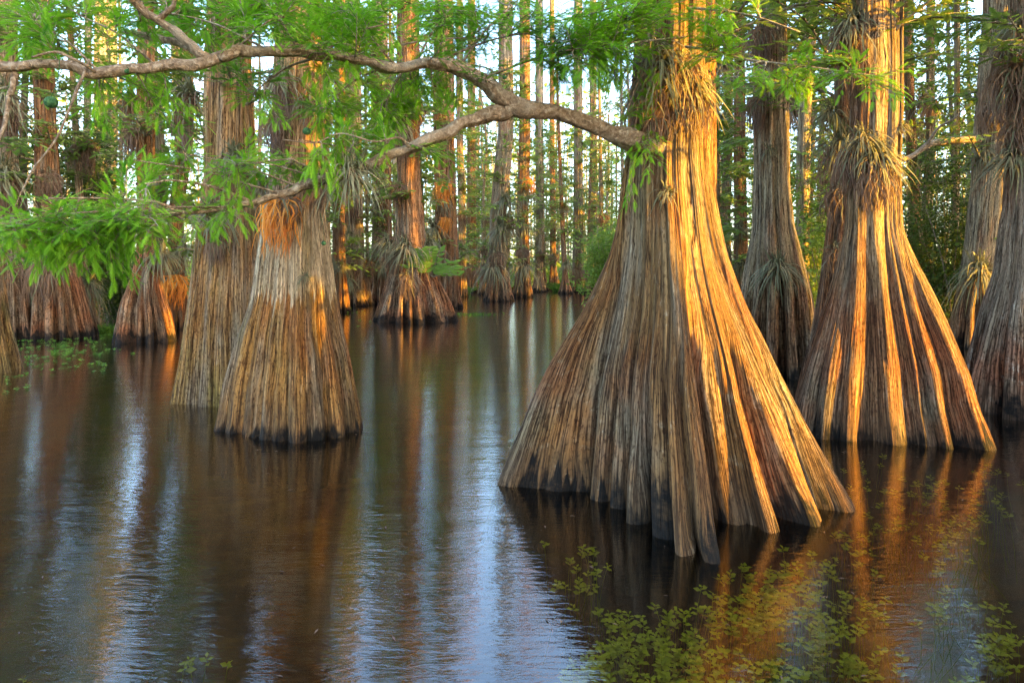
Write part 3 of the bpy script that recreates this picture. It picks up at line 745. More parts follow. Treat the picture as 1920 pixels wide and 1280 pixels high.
# leafy twigs: every one starts on a bough and reaches into a patch of the picture
UP = np.vstack([P1, P1b, P1c, P1d, P1f] + P1x); LO = np.vstack([P2b, P2c, P2d, P2e] + P2x)
def reach(src, patches, tw, lf, seed, **kw):
    rs = np.random.default_rng(seed)
    for (x0, x1, y0, y1, Ya, Yb, n) in patches:
        for _ in range(n):
            E = W(rs.uniform(x0, x1), rs.uniform(y0, y1), rs.uniform(Ya, Yb))
            d = np.linalg.norm(src - E, axis=1) + rs.uniform(0, .25, len(src))
            leafy_twig(tw, lf, src[int(np.argmin(d))], E, rs, **kw)
tw, lf = MB(), MB()
reach(UP, [(0, 200, -20, 90, 3.3, 4.0, 14), (200, 420, -20, 80, 3.4, 4.2, 14), (400, 700, -40, 90, 3.3, 4.4, 50), (600, 900, -10, 100, 3.4, 4.6, 33), (700, 880, 110, 200, 3.9, 4.4, 14),
           (560, 760, 130, 250, 3.7, 4.2, 14), (850, 1180, 0, 130, 3.6, 4.6, 33), (950, 1250, 80, 170, 3.7, 4.3, 12), (160, 380, 150, 260, 3.5, 3.9, 8),
           (430, 620, 120, 230, 3.6, 4.0, 10), (0, 120, 30, 110, 3.2, 3.6, 7), (1150, 1330, -20, 60, 3.4, 4.0, 14), (1000, 1200, -30, 40, 3.4, 4.0, 12)], tw, lf, 11)
tw.build('twigs', M_twig, bough, True, base)
# copies in the bough's space: bough sits at the tree's base
lf.build('foliage', M_leaf, bough, False, base)
tw, lf = MB(), MB()
reach(LO, [(0, 300, 375, 440, 2.9, 3.4, 24), (40, 300, 430, 480, 3.0, 3.4, 9), (200, 480, 290, 345, 3.2, 3.7, 11), (250, 450, 345, 400, 3.3, 3.7, 7), (-40, 120, 370, 460, 2.8, 3.2, 9),
           (640, 800, 230, 290, 3.5, 4.0, 4), (740, 880, 290, 350, 3.8, 4.1, 2), (400, 640, 265, 320, 3.4, 3.9, 6), (150, 250, 500, 540, 3.2, 3.3, 2), (480, 620, 300, 340, 3.4, 3.8, 3)], tw, lf, 12)
tw.build('twigs', M_twig, bough2, True, base)
lf.build('foliage', M_leaf, bough2, False, base)
# twigs out of the trunk itself
tw, lf = MB(), MB()
trk = np.array([on(hero, x, y)[0] for x in (1195, 1210, 1260, 1310) for y in (-20, 20, 60, 90, 130, 240)])
b3 = MB()
P3 = limb(b3, [(1285, 88, 4.1, 7), (1340, 96, 3.9, 6), (1400, 112, 3.8, 5), (1450, 118, 3.7, 5), (1530, 128, 3.6, 4), (1635, 142, 3.5, 3)], 30, 6, .2, 13)
P3b = limb(b3, [(1290, -30, 4.15, 8), (1240, 8, 4.0, 7), (1200, 38, 3.9, 6), (1155, 62, 3.8, 5)], 20, 6, .2, 14)
P3c = limb(b3, [(1285, 70, 4.1, 7), (1220, 76, 3.9, 6), (1150, 84, 3.8, 5), (1060, 96, 3.7, 4)], 20, 6, .2, 15)
P3d = limb(b3, [(1290, 15, 4.15, 6), (1350, 20, 4.0, 5), (1420, 32, 3.9, 4), (1500, 60, 3.8, 3)], 20, 6, .2, 16)
bough3 = b3.build('branch', M_twig, hero.root, True, base); bough3['label'] = 'thin leafy shoots spreading from the upper trunk'
reach(np.vstack([P3, P3d]), [(1380, 1500, 100, 170, 3.4, 3.8, 5), (1560, 1690, 115, 190, 3.3, 3.6, 4), (1300, 1380, 60, 130, 3.5, 4.0, 5), (1300, 1470, -20, 40, 3.6, 4.0, 6), (1490, 1560, 100, 150, 3.4, 3.7, 2)], tw, lf, 13)
reach(np.vstack([P3b, P3c]), [(1040, 1200, 40, 160, 3.4, 3.9, 10), (1130, 1230, -20, 50, 3.5, 3.8, 5)], tw, lf, 14)
reach(trk, [(1120, 1200, 300, 400, 4.1, 4.4, 2), (1180, 1230, 280, 330, 3.9, 4.0, 2)], tw, lf, 15)
tw.build('twigs', M_twig, bough3, True, base); lf.build('foliage', M_leaf, bough3, False, base)

# cones hanging from the boughs
def cone(par, px, py, Y, r, top):
    mb = MB()
    n, s = 14, 20
    ph = np.linspace(0, np.pi, n)[:, None]; th = (np.arange(s) / s * 2 * np.pi)[None]
    rr = r * (1 + .07 * np.abs(np.sin(3 * th + 2 * ph)) * np.sin(ph) - .05)
    c = W(px, py, Y)
    V = np.stack([rr * np.sin(ph) * np.cos(th), rr * np.sin(ph) * np.sin(th), rr * .95 * np.cos(ph) + 0 * th], -1).reshape(-1, 3) + c
    mb.add(V, grid_quads(n, s))
    tube(mb, catmull([W(*top), (W(*top) + c) / 2 + np.array([.01, 0, 0]), c + np.array([0, 0, r * .9])], 6), .0018, 4)
    mb.build('cone', M_cone, par, True, base)
M_cone = simple_bark('cone_green', (0.03, 0.09, 0.03), (0.08, 0.17, 0.06), 60, .5)
cone(bough, 96, 192, 3.15, .030, (112, 112, 3.24)); cone(bough, 238, 134, 3.3, .012, (238, 126, 3.3))
cone(bough2, 575, 246, 3.6, .022, (590, 240, 3.6)); cone(bough2, 607, 456, 3.7, .014, (600, 400, 3.6)); cone(bough, 946, 145, 3.7, .013, (940, 120, 3.72))

# ------------------------------------------------------------------ crowns
def crown_mesh(seed, z0, z1, nb, reachm, tpl, flen, side, gap, sides, name):
    rs = np.random.default_rng(seed)
    tw, lf = MB(), MB()
    for k in range(nb):
        z = z0 + (z1 - z0) * (k + rs.uniform(0, 1)) / nb
        a = rs.uniform(0, 2 * np.pi)
        l = reachm * rs.uniform(.35, 1.1) * (1.1 - .45 * (z - z0) / (z1 - z0))
        S = np.array([.06 * np.cos(a), .06 * np.sin(a), z])
        E = S + np.array([np.cos(a) * l, np.sin(a) * l, rs.uniform(-.05, .45) * l])
        leafy_twig(tw, lf, S, E, rs, r0=.012 + .008 * l, tpl=tpl, flen=flen, side=side, gap=gap, sides=sides, start=.3)
    me = []
    for mb, m, sm in ((tw, M_twig, True), (lf, M_leafb, False)):
        o = mb.build(name, m, None, sm); me.append(o.data); bpy.data.objects.remove(o)
    return me
CR_NEAR = [crown_mesh(200 + i, 3.2, 10.5, 34, 1.7, FR_M, .15, .5, .055, 9, 'crown') for i in range(3)]
CR_FAR = [crown_mesh(300 + i, 3.0, 11.0, 42, 1.6, FR_F, .20, .5, .11, 6, 'crown') for i in range(4)]
CR_LOW = [crown_mesh(400 + i, 1.2, 10.5, 54, 1.4, FR_F, .18, .45, .11, 6, 'crown') for i in range(3)]
CR_HIGH = crown_mesh(450, 7, 14.5, 22, 1.5, FR_F, .2, .5, .11, 6, 'crown')

def add_crown(root, pair, rot, sc=1.0, dx=(0, 0)):
    br = bpy.data.objects.new('crown', pair[0]); fo = bpy.data.objects.new('foliage', pair[1])
    for o in (br, fo): col.objects.link(o)
    br.parent = root; fo.parent = br
    br.rotation_euler = (0, 0, rot); br.scale = (sc, sc, 1); br.location = (dx[0], dx[1], 0)
for k, (key, T) in enumerate(TREES.items()):
    pool = CR_NEAR if T.Y0 < 15 else (CR_FAR if k % 2 else CR_LOW)
    add_crown(T.root, pool[k % len(pool)], k * 1.7, 1.0, (T.cx(6) - T.base[0], 0))

# ------------------------------------------------------------------ far trees: copies of a few slim cypresses
def far_proto(seed, R0, rt, top, mat, sway=.25):
    zs = np.concatenate([np.linspace(-.4, 1.6, 34), np.linspace(1.6, top, 40)[1:]])
    f = np.clip(1 - zs / 1.5, 0, 1.3) ** 1.8
    R = rt * (1 - .55 * np.clip(zs / top, 0, 1)) + (R0 - rt) * f
    rs = np.random.default_rng(seed)
    cx = sway * (vnoise(zs * .25 + seed, zs * 0, zs * 0, seed) - .5) * np.clip(zs, 0, 8) / 4
    lob = [(2 * math.pi * k / 9 + rs.uniform(-.2, .2), R0 * rs.uniform(.8, 1), .15 * R0, rs.uniform(.8, 1.2)) for k in range(9)]
    V, bk, hh = trunk_grid(zs, cx, 0 * zs, R, rt, R0, lob, 54, seed, 1.2)
    root = thing('cypress_tree', 'x', 'tree')
    np_mesh('trunk', V, grid_quads(len(zs), 54), None, mat, root, True, {'bk': bk, 'hh': hh})
    add_crown(root, (CR_FAR + CR_LOW)[seed % 7], seed * 2.1)
    if sway:
        b = MB()
        for k in range(3):
            b = MB(); z = rs.uniform(2, 9); a = rs.uniform(0, 6.28); l = rs.uniform(.6, 2.0)
            S_ = np.array([np.interp(z, zs, cx), 0, z]); E_ = S_ + np.array([math.cos(a) * l, math.sin(a) * l, rs.uniform(-.2, .9) * l])
            tube(b, catmull([S_, (S_ + E_) / 2 + rs.normal(0, .1, 3) + [0, 0, -.1], E_], 9), np.linspace(.045, .008, 9), 5)
            b.build('branch', M_twig, root, True)
    return root
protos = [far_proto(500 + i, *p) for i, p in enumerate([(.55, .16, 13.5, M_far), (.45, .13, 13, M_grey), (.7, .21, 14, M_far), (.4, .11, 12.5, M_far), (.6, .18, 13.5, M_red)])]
FARLAB = ['slim pale cypress trunk far back in the swamp forest', 'thin grey cypress trunk far back in the swamp forest', 'thicker pale cypress far back in the swamp forest',
          'thinnest kind of pale cypress far back in the swamp forest', 'brownish cypress trunk far back in the swamp forest']
rs = np.random.default_rng(99)
spots = []
tries = 0
while len(spots) < 190 and tries < 20000:
    tries += 1
    Y = 24 + 62 * rs.uniform() ** .8
    px = rs.uniform(-120, 2040) if rs.uniform() < .6 else rs.uniform(700, 1250)
    X = (px - HX) / F * Y
    chan = (860 < px < 1130) and Y < 36                         # the open channel
    if chan: continue
    if any((X - a) ** 2 + (Y - b) ** 2 < 1.2 ** 2 for a, b in spots): continue
    if any((X - t.base[0]) ** 2 + (Y - t.Y0) ** 2 < 1.8 ** 2 for t in TREES.values()): continue
    spots.append((X, Y))
# nearer fill behind the left and right groups
for (x, Y) in [(150, 19), (30, 20), (330, 22), (430, 18), (560, 20), (600, 24), (1350, 22), (1480, 16), (1540, 20), (1580, 17), (1712, 24), (1795, 21), (1826, 26), (1900, 18), (1960, 22), (-60, 18), (230, 26), (1640, 19), (690, 26), (1735, 30)]:
    spots.append(((x - HX) / F * Y, Y))
for (x, Y) in [(165, 15.5), (40, 16.5), (305, 17), (395, 14), (590, 17), (615, 21), (1345, 17), (1500, 13.5), (1600, 14.5), (1725, 16), (1790, 14), (1880, 12.5), (-20, 15), (215, 21), (730, 24), (800, 25), (1130, 30), (655, 27), (905, 36)]:
    spots.append(((x - HX) / F * Y, Y))
# the same forest stands to the right of the frame, toward the sun
for (X, Y) in [(13, 9.5), (17, 3), (22, -4), (15, 14), (20, 10), (26, 2), (24, 16), (30, -9), (12, -12), (32, 8), (18, -13), (10.5, 13.5)]:
    spots.append((X, Y))
FAR = []
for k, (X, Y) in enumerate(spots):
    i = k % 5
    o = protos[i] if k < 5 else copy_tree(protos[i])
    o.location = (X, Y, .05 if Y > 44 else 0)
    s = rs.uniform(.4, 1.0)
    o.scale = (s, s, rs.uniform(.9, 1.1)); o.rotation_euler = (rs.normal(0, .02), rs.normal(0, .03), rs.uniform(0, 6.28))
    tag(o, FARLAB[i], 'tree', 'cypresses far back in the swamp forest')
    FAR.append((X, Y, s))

# unseen cypresses placed to block the low sun; their gaps shape the sunlit stripes
shade = far_proto(530, .75, .27, 16, M_grey, 0)
for ch in list(shade.children):
    if ch.name.startswith('crown'):
        ch.data = CR_HIGH[0]; ch.children[0].data = CR_HIGH[1]
SX, SY = sv.x / math.hypot(sv.x, sv.y), sv.y / math.hypot(sv.x, sv.y)
UX, UY = -SY, SX
first = True
for u in SHADE_U:
    s_ = rs.uniform(7.5, 12.5)
    o = shade if first else copy_tree(shade)
    first = False
    o.location = (u * UX + s_ * SX, u * UY + s_ * SY, 0); o.rotation_euler = (0, 0, rs.uniform(0, 6.28))
    tag(o, 'unseen cypress placed outside the picture to block the low sun', 'tree', 'unseen cypresses placed to block the sun')

CR_WIDE = crown_mesh(460, 1.5, 15, 70, 3.2, FR_F, .5, .9, .2, 7, 'crown')  # crown for unseen trees added to keep sun off the far trunks
first = None
for u in [13.6 + 2.3 * q_ for q_ in range(25) if q_ not in (0, 1, 6, 11)]:
    if first is None:
        first = far_proto(540, .6, .22, 15.5, M_grey)
        for ch in list(first.children):
            if ch.name.startswith('crown'): ch.data = CR_WIDE[0]; ch.children[0].data = CR_WIDE[1]
        o = first
    else: o = copy_tree(first)
    s_ = rs.uniform(1.5, 4) + .12 * u + (10 if u < 25 else 0)
    o.scale = (1.3, 1.3, 1.65)
    o.location = (u * UX + s_ * SX, u * UY + s_ * SY, 0); o.rotation_euler = (0, 0, rs.uniform(0, 6.28))
    tag(o, 'unseen dense-crowned tree added outside the picture to block the low sun', 'tree', 'unseen dense-crowned trees added to block the sun')

# ------------------------------------------------------------------ air plants
def ribbon(mb, P, w, up, a, fold=.0):
    P = np.asarray(P); n = len(P)
    T = np.gradient(P, axis=0)
    B = np.cross(T, up); B /= np.linalg.norm(B, axis=1)[:, None] + 1e-9
    w = np.asarray(w)[:, None]
    V = np.empty((2 * n, 3)); V[0::2] = P - B * w; V[1::2] = P + B * w
    i = np.arange(n - 1)
    mb.add(V, np.stack([2 * i, 2 * i + 1, 2 * i + 3, 2 * i + 2], -1), None, a)

def air_plant_proto(seed, nl, L, nd, DL, w=.008, spread=1.0, dead=None):
    """outward = -Y. living leaves arch out of the heart, dead ones hang below"""
    rs = np.random.default_rng(seed)
    lv, dd = MB(), MB()
    for k in range(nl):
        az = rs.normal(0, .95) * spread
        el = rs.uniform(-.35, 1.45)
        d = np.array([math.sin(az) * math.cos(el), -math.cos(az) * math.cos(el) * .8 - .1, math.sin(el)])
        l = L * rs.uniform(.55, 1.1)
        t = np.linspace(0, 1, 8)[:, None]
        P = d * l * t * (1 - .18 * t) + np.array([0, 0, -1]) * l * (.55 + .35 * rs.uniform()) * t ** 2.2 * (1 if el < 1.1 else .5)
        P += np.cumsum(rs.normal(0, .008, (8, 3)), 0) * t
        P += rs.normal(0, .02, 3)
        ww = w * rs.uniform(.7, 1.2) * np.array([1.2, 1.1, 1, .9, .75, .58, .38, .06])
        ribbon(lv, P, ww, np.array([rs.normal(0, .3), rs.normal(-.3, .3), 1]), np.clip(rs.normal(.5, .25), 0, 1))
    for k in range(nd):
        az = rs.uniform(-1.3, 1.3)
        l = DL * rs.uniform(.35, 1.05)
        t = np.linspace(0, 1, 9)[:, None]
        out = rs.uniform(.05, .2) * min(1, DL / .4)
        P = np.array([math.sin(az), -math.cos(az) * .8, 0]) * out * np.sin(np.minimum(t * 2.2, 1.57)) + np.array([0, 0, -l]) * t ** 1.35 + np.array([0, 0, .05]) * np.sin(t * 3.1) * rs.uniform(0, 1.5)
        P += np.cumsum(rs.normal(0, .016 * DL, (9, 3)), 0)
        P[:, :1] += np.sin(t * rs.uniform(3, 9) + rs.uniform(0, 6)) * .07 * DL
        P += rs.normal(0, .02, 3)
        ww = w * .62 * rs.uniform(.6, 1.2) * np.array([1.2, 1.1, 1, 1, .9, .8, .65, .5, .15])
        ribbon(dd, P, ww, np.array([rs.normal(0, 1), rs.normal(-1, .5), .1]), np.clip(rs.normal(.5, .28), 0, 1))
    root = thing('air_plant', 'x', 'air plant')
    if lv.n: lv.build('leaves', M_air, root)
    if dd.n: dd.build('dead_leaves', dead or M_dead, root)
    return root
AP = {
 'spiky': air_plant_proto(601, 120, .42, 45, .25),
 'beard': air_plant_proto(602, 130, .42, 190, .46, .0085, 1.2),
 'shaggy': air_plant_proto(603, 30, .30, 230, .36, .0075, 1.2),
 'tuft': air_plant_proto(604, 60, .24, 40, .14, .007),
 'lit_rust': air_plant_proto(605, 12, .30, 115, .44, .012, dead=M_sunlit_dead),
 'round': air_plant_proto(606, 130, .33, 55, .22, .007, 1.3),
}
used = set()
def plant(kind, T, px, py, size, label, group=None, push=0.0, pos=None, rot=None):
    if pos is None:
        p, d = on(T, px, py, push)
    else:
        p, d = np.array(pos), 0
    o = AP[kind] if kind not in used else copy_tree(AP[kind])
    used.add(kind)
    o.location = tuple(p)
    o.rotation_euler = (rs.normal(0, .08), rs.normal(0, .08), (math.asin(d) * .8 if rot is None else rot) + rs.normal(0, .15))
    s = size
    o.scale = (s * random.choice((-1, 1)) if False else s, s, s * rs.uniform(.92, 1.1))
    tag(o, label, 'air plant', group)
    return o
R_, H_ = TREES['right'], TREES['hero']
plant('beard', H_, 1238, 130, .95, 'big air plant bearding the giant cypress above the golden light')
plant('beard', H_, 1212, 175, .7, 'tangled air plant on the left flank of the giant above its bough')
plant('shaggy', H_, 1275, 120, .85, 'dead brown leaf skirt high on the right of the giant trunk')
plant('shaggy', H_, 1225, 215, .8, 'brown leaf curtain on the left shoulder of the giant trunk')
plant('beard', H_, 1295, 165, .75, 'air plant with dangling leaves at the right rim of the giant trunk')
plant('spiky', H_, 1225, 95, .8, 'grey-green rosette half hidden in the foliage high on the giant trunk')
plant('shaggy', R_, 1640, 330, .95, 'golden brown leaf skirt under the wide plant of the right-hand cypress')
plant('shaggy', R_, 1600, 290, 1.0, 'brown leaf skirt on the left side of the right-hand cypress')
plant('shaggy', grey, 1425, 190, 1.3, 'brown leaf mat on the left rim of the straight grey cypress')
plant('shaggy', grey, 1428, 60, 1.4, 'reddish leaf mat near the top of the straight grey cypress')
plant('beard', edge, 1950, 150, 1.3, 'bearded air plant behind the leaf curtain at the right edge')
plant('shaggy', umber, 1862, 200, 1.6, 'brown leaf skirt high on the leaning brown cypress')
plant('beard', ochre, 440, 300, 1.1, 'bearded plant on the right flank of the ochre cypress')
plant('beard', left, 530, 150, .9, 'air plant under the upper bough on the white banded cypress')
plant('shaggy', left, 590, 330, .8, 'brown leaf mat on the right rim of the white banded cypress')
plant('tuft', H_, 1252, 362, .62, 'small golden tuft alone on the sunlit face of the giant trunk')
plant('beard', R_, 1602, 48, 1.05, 'largest air plant at the top of the striped right-hand cypress')
plant('shaggy', R_, 1610, 110, .9, 'orange-brown leaf beard under the topmost plant of the right-hand cypress')
plant('spiky', slim, 1572, 70, .9, 'grey spiky air plant beside the topmost one, on the slim trunk')
plant('spiky', slim, 1560, 215, .95, 'silvery air plant on the slim trunk left of the right-hand cypress')
plant('beard', slim, 1578, 270, 1.15, 'air plant with long orange beard down the slim trunk')
plant('shaggy', slim, 1576, 360, 1.25, 'thick hanging mat of reddish-brown leaves on the slim trunk')
plant('shaggy', slim, 1568, 470, 1.0, 'lowest grey-brown leaf mat on the slim trunk')
plant('beard', R_, 1645, 296, .9, 'wide sunlit air plant across the middle of the right-hand cypress')
plant('tuft', R_, 1688, 240, .65, 'small orange tuft at the right rim of the right-hand cypress')
plant('spiky', R_, 1618, 262, .8, 'air plant on the left shoulder of the right-hand cypress')
plant('tuft', grey, 1443, 283, 1.05, 'small drooping air plant half way up the straight grey cypress')
plant('spiky', grey, 1458, 502, 1.35, 'big grey rosette low on the straight grey cypress')
plant('beard', edge, 1915, 60, 1.2, 'huge air plant at the top right corner')
plant('shaggy', edge, 1905, 130, 1.6, 'long red-brown leaf curtain at the right edge')
plant('shaggy', edge, 1918, 230, 1.4, 'lower end of the leaf curtain at the right edge')
plant('spiky', umber, 1845, 285, 1.2, 'drooping air plant on the leaning brown cypress')
plant('spiky', edge, 1902, 300, 1.2, 'air plant with long pale leaves half way up the right edge')
plant('spiky', umber, 1838, 510, 1.9, 'arching air plant at the foot of the leaning brown cypress')
plant('lit_rust', left, 530, 378, 1.1, 'tangle of dead leaves painted sunlit orange, crowning the white band of bark')
plant('shaggy', left, 545, 375, .8, 'brown leaf tangle behind the orange one')
plant('spiky', left, 500, 345, .7, 'grey-green rosette just above the orange tangle')
plant('shaggy', left, 520, 225, 1.0, 'curly brown air plant high on the white banded cypress')
plant('beard', left, 585, 190, .8, 'brown leaf beard upper right on the white banded cypress')
plant('tuft', left, 572, 520, .55, 'tiny dry tuft on the white bark band')
plant('beard', ochre, 360, 185, 1.35, 'huge brown leaf beard on the ochre cypress')
plant('spiky', ochre, 400, 400, 1.1, 'air plant on the ochre cypress under the low bough')
plant('shaggy', ochre, 405, 455, .7, 'dry brown nest on the left leg of the ochre cypress')
plant('spiky', None, 655, 338, .62, 'spiky air plant hanging under the lower bough', pos=W(655, 330, 3.58), rot=0)
plant('spiky', None, 672, 318, .45, 'small spiky air plant sitting on the lower bough', pos=W(675, 310, 3.66), rot=.6)
plant('beard', fluted, 250, 190, 1.9, 'hanging brown air plant at the top of the bell-shaped left cypress')
plant('shaggy', fluted, 258, 250, 1.9, 'dead leaf skirt below it on the bell-shaped left cypress')
plant('shaggy', fluted, 246, 440, 2.0, 'brown leaf beard left on the bell-shaped left cypress')
plant('spiky', fluted, 300, 480, 1.6, 'grey air plant right on the bell-shaped left cypress')
plant('shaggy', squat, 92, 330, 1.6, 'brown leaf skirt on the reddish trunk near the left edge')
plant('shaggy', squat, 88, 500, 2.3, 'wide brown nest over the squat base near the left edge')
plant('beard', stub, 12, 190, 2.2, 'grey shaggy air plant in the upper left corner')
plant('beard', stub, 8, 330, 2.2, 'second grey shaggy air plant down the left edge')
plant('shaggy', stub, 22, 500, 2.2, 'dull brown leaf mat above the fluted foot at the left edge')
for k, (x, y, s, kd, lab) in enumerate([(762, 468, 2.3, 'spiky', 'front middle plant of the ring round the bell-footed cypress'), (802, 462, 2.1, 'spiky', 'right-hand plant of the ring round the bell-footed cypress'),
        (728, 460, 2.0, 'spiky', 'left-hand plant of the ring round the bell-footed cypress'), (765, 520, 2.0, 'shaggy', 'brown mat low on the bell-footed cypress'),
        (772, 190, 2.6, 'shaggy', 'brown leaf beard high on the bell-footed cypress'), (750, 350, 1.8, 'shaggy', 'dead leaf skirt half way up the bell-footed cypress'), (757, 245, 2.0, 'beard', 'grey-brown plant above the middle of the bell-footed cypress')]):
    plant(kd, bell, x, y, s, lab)
SM = [('m3', 833, 345, 2.6, 'lit_rust'), ('m3', 826, 375, 2.2, 'spiky'), ('m3', 815, 430, 2.8, 'spiky'), ('m3', 828, 205, 2.4, 'shaggy'), ('m3', 835, 410, 1.6, 'lit_rust'), ('m1', 655, 445, 2.6, 'spiky'), ('m1', 652, 525, 2.4, 'spiky'), ('m1', 660, 380, 2.4, 'shaggy'),
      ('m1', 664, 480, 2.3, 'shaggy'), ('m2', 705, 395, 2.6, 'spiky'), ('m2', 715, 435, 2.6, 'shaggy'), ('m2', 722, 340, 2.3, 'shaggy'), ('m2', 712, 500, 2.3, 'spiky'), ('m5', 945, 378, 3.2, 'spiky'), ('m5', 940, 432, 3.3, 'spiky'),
      ('m5', 930, 478, 3.0, 'shaggy'), ('m5', 925, 505, 3.6, 'spiky'), ('m6', 985, 365, 2.8, 'spiky'), ('m6', 987, 335, 2.2, 'lit_rust'), ('m6', 982, 425, 2.8, 'spiky'), ('m6', 978, 500, 3.6, 'spiky'), ('m5', 950, 410, 3.0, 'shaggy'), ('m6', 980, 470, 2.8, 'shaggy'),
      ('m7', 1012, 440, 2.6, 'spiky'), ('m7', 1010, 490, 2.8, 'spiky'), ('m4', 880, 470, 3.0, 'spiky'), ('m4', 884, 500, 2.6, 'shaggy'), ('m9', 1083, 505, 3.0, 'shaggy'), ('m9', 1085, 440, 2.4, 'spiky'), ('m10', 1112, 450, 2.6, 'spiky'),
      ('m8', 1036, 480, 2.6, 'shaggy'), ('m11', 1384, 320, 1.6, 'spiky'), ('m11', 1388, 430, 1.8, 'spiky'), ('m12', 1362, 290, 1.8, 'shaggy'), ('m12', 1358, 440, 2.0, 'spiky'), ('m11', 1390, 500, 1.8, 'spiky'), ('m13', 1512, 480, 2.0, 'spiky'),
      ('m15', 636, 420, 1.6, 'shaggy'), ('m16', 340, 470, 2.0, 'spiky'), ('m16', 332, 520, 2.2, 'lit_rust'), ('m16', 345, 380, 2.0, 'shaggy'), ('m14', 196, 330, 2.6, 'shaggy'), ('m14', 190, 450, 2.8, 'shaggy'), ('m14', 200, 220, 2.2, 'spiky'), ('m14', 198, 120, 2.6, 'spiky'), ('m15', 638, 330, 1.8, 'spiky'), ('m15', 640, 500, 1.6, 'spiky'), ('m16', 350, 290, 2.0, 'spiky'), ('m7', 1012, 390, 2.4, 'shaggy'), ('m8', 1036, 420, 2.2, 'spiky'), ('m10', 1112, 380, 2.2, 'shaggy'), ('m9', 1084, 380, 2.2, 'spiky'), ('m13', 1514, 380, 1.8, 'shaggy'), ('m17', 864, 470, 2.8, 'spiky'), ('m17', 866, 400, 2.2, 'shaggy')]
labs = {key: lab for key, _, _, _, _, _, lab, _ in MID}
cnt = {}
KW = {'spiky': 'grey rosette', 'shaggy': 'brown leaf mat', 'lit_rust': 'tuft painted sunlit orange', 'beard': 'bearded plant'}
order = {}
for t in SM: order.setdefault((t[0], t[4]), []).append(t[2])
for (tk, x, y, s, kd) in SM:
    ys_ = sorted(order[(tk, kd)]); n = len(ys_); i = ys_.index(y)
    pos_ = '' if n == 1 else (('upper ' if i == 0 else 'lower ') if n == 2 else (['topmost ', 'middle ', 'lowest '][i] if n == 3 else ['topmost ', 'second ', 'third ', 'lowest '][min(i, 3)]))
    short = labs[tk].split(' ')
    plant(kd, TREES[tk], x, y, s * .85, (pos_ + KW[kd] + ' on the ' + ' '.join(short[:9])), 'air plants on the middle distance trunks')
near_far = sorted([f for f in FAR if 15 < f[1] < 48 and abs(f[0]) < .8 * f[1]], key=lambda f: f[1])
for k, (X, Y, s_) in enumerate(near_far[:75]):
    for z in sorted(rs.uniform(.8, 6.5, 2)):
        sh = rs.uniform() < .5
        plant('shaggy' if sh else 'round', None, 0, 0, rs.uniform(1.5, 2.6) * (.7 + .4 * s_), 'small shaggy brown air plant on a far cypress trunk' if sh else 'small spiky grey air plant on a far cypress trunk',
              'air plants on far trunks', pos=(X, Y - .16 * s_, z), rot=0)

# ------------------------------------------------------------------ shrubs, weeds, grass
def shrub(name, label, px0, px1, py0, py1, Y, n, leaf, mat, seed, depth=1.6, stems=14, cat='shrub'):
    rs = np.random.default_rng(seed)
    x0, x1 = (px0 - HX) / F * Y, (px1 - HX) / F * Y
    z0, z1 = max(0.1, CH - (py1 - HY) / F * Y), CH - (py0 - HY) / F * Y
    base = np.array([(x0 + x1) / 2, Y, 0])
    root = thing(name, label, cat, tuple(base))
    st, lv = MB(), MB()
    tips = []
    for k in range(stems):
        E = np.array([rs.uniform(x0, x1), Y + rs.uniform(-.5, .5) * depth, rs.uniform(z0 + .4 * (z1 - z0), z1)])
        S = base + np.array([rs.uniform(-.3, .3) * (x1 - x0), rs.uniform(-.2, .2) * depth, -.4])
        P = catmull([S, (S + E) / 2 + rs.normal(0, .15, 3), E], 10)
        tube(st, P, np.linspace(.022, .005, 10), 5); tips += list(P[3:])
        for q in range(3):
            a = P[rs.integers(3, 9)]; e = a + rs.normal(0, .3, 3) + np.array([0, 0, .15])
            tube(st, catmull([a, (a + e) / 2 + rs.normal(0, .04, 3), e], 5), np.linspace(.008, .003, 5), 4); tips.append(e)
    tips = np.array(tips)
    C = tips[rs.integers(0, len(tips), n // 22)] + rs.normal(0, .16, (n // 22, 3))
    P = np.repeat(C, 22, 0) + rs.normal(0, .13, (len(C) * 22, 3))
    D = rs.normal(0, 1, P.shape) * [1, 1, .6]; U = rs.normal(0, .6, P.shape) + [0, 0, 1]
    tpl = (np.array([(0, 0, 0), (.45, .2, .03), (1, 0, -.05), (.45, -.2, .03)]), np.array([(0, 1, 2), (0, 2, 3)]))
    put_fronds(lv, tpl, P, D, U, leaf * rs.uniform(.6, 1.3, len(P)), rs.uniform(0, 1, len(P)))
    st.build('stems', M_twig, root, True, base); lv.build('foliage', mat, root, False, base)
shrub('shrub', 'dense small-leaved thicket right of the striped cypress', 1690, 1850, 270, 570, 13.8, 22000, .085, M_shrub, 701, 2.4, 26)
shrub('shrub', 'leafy shrub at left behind the reddish trunk', 96, 215, 190, 470, 16.5, 15000, .11, M_shrub, 702, 2.0, 22)
shrub('shrub', 'grey-green undergrowth between the squat and the bell-shaped left cypresses', 130, 350, 420, 590, 18.5, 12000, .10, M_shrub, 703, 2.0, 20)
shrub('shrub', 'green bush behind the slim trunk and the grey cypress', 1480, 1600, 300, 600, 13.5, 9000, .10, M_leafb, 704, 1.6, 14)
shrub('shrub', 'dark green bush beside the left flank of the giant cypress', 1105, 1160, 410, 545, 20, 5000, .14, M_leafb, 705, 1.6, 10)
shrub('shrub', 'dull undergrowth at the far left edge', -60, 60, 330, 560, 18, 7000, .11, M_shrub, 706, 1.6, 12)
shrub('shrub', 'low thicket at the right edge behind the leaning cypress', 1850, 2000, 330, 620, 15, 9000, .10, M_shrub, 707, 1.6, 12)

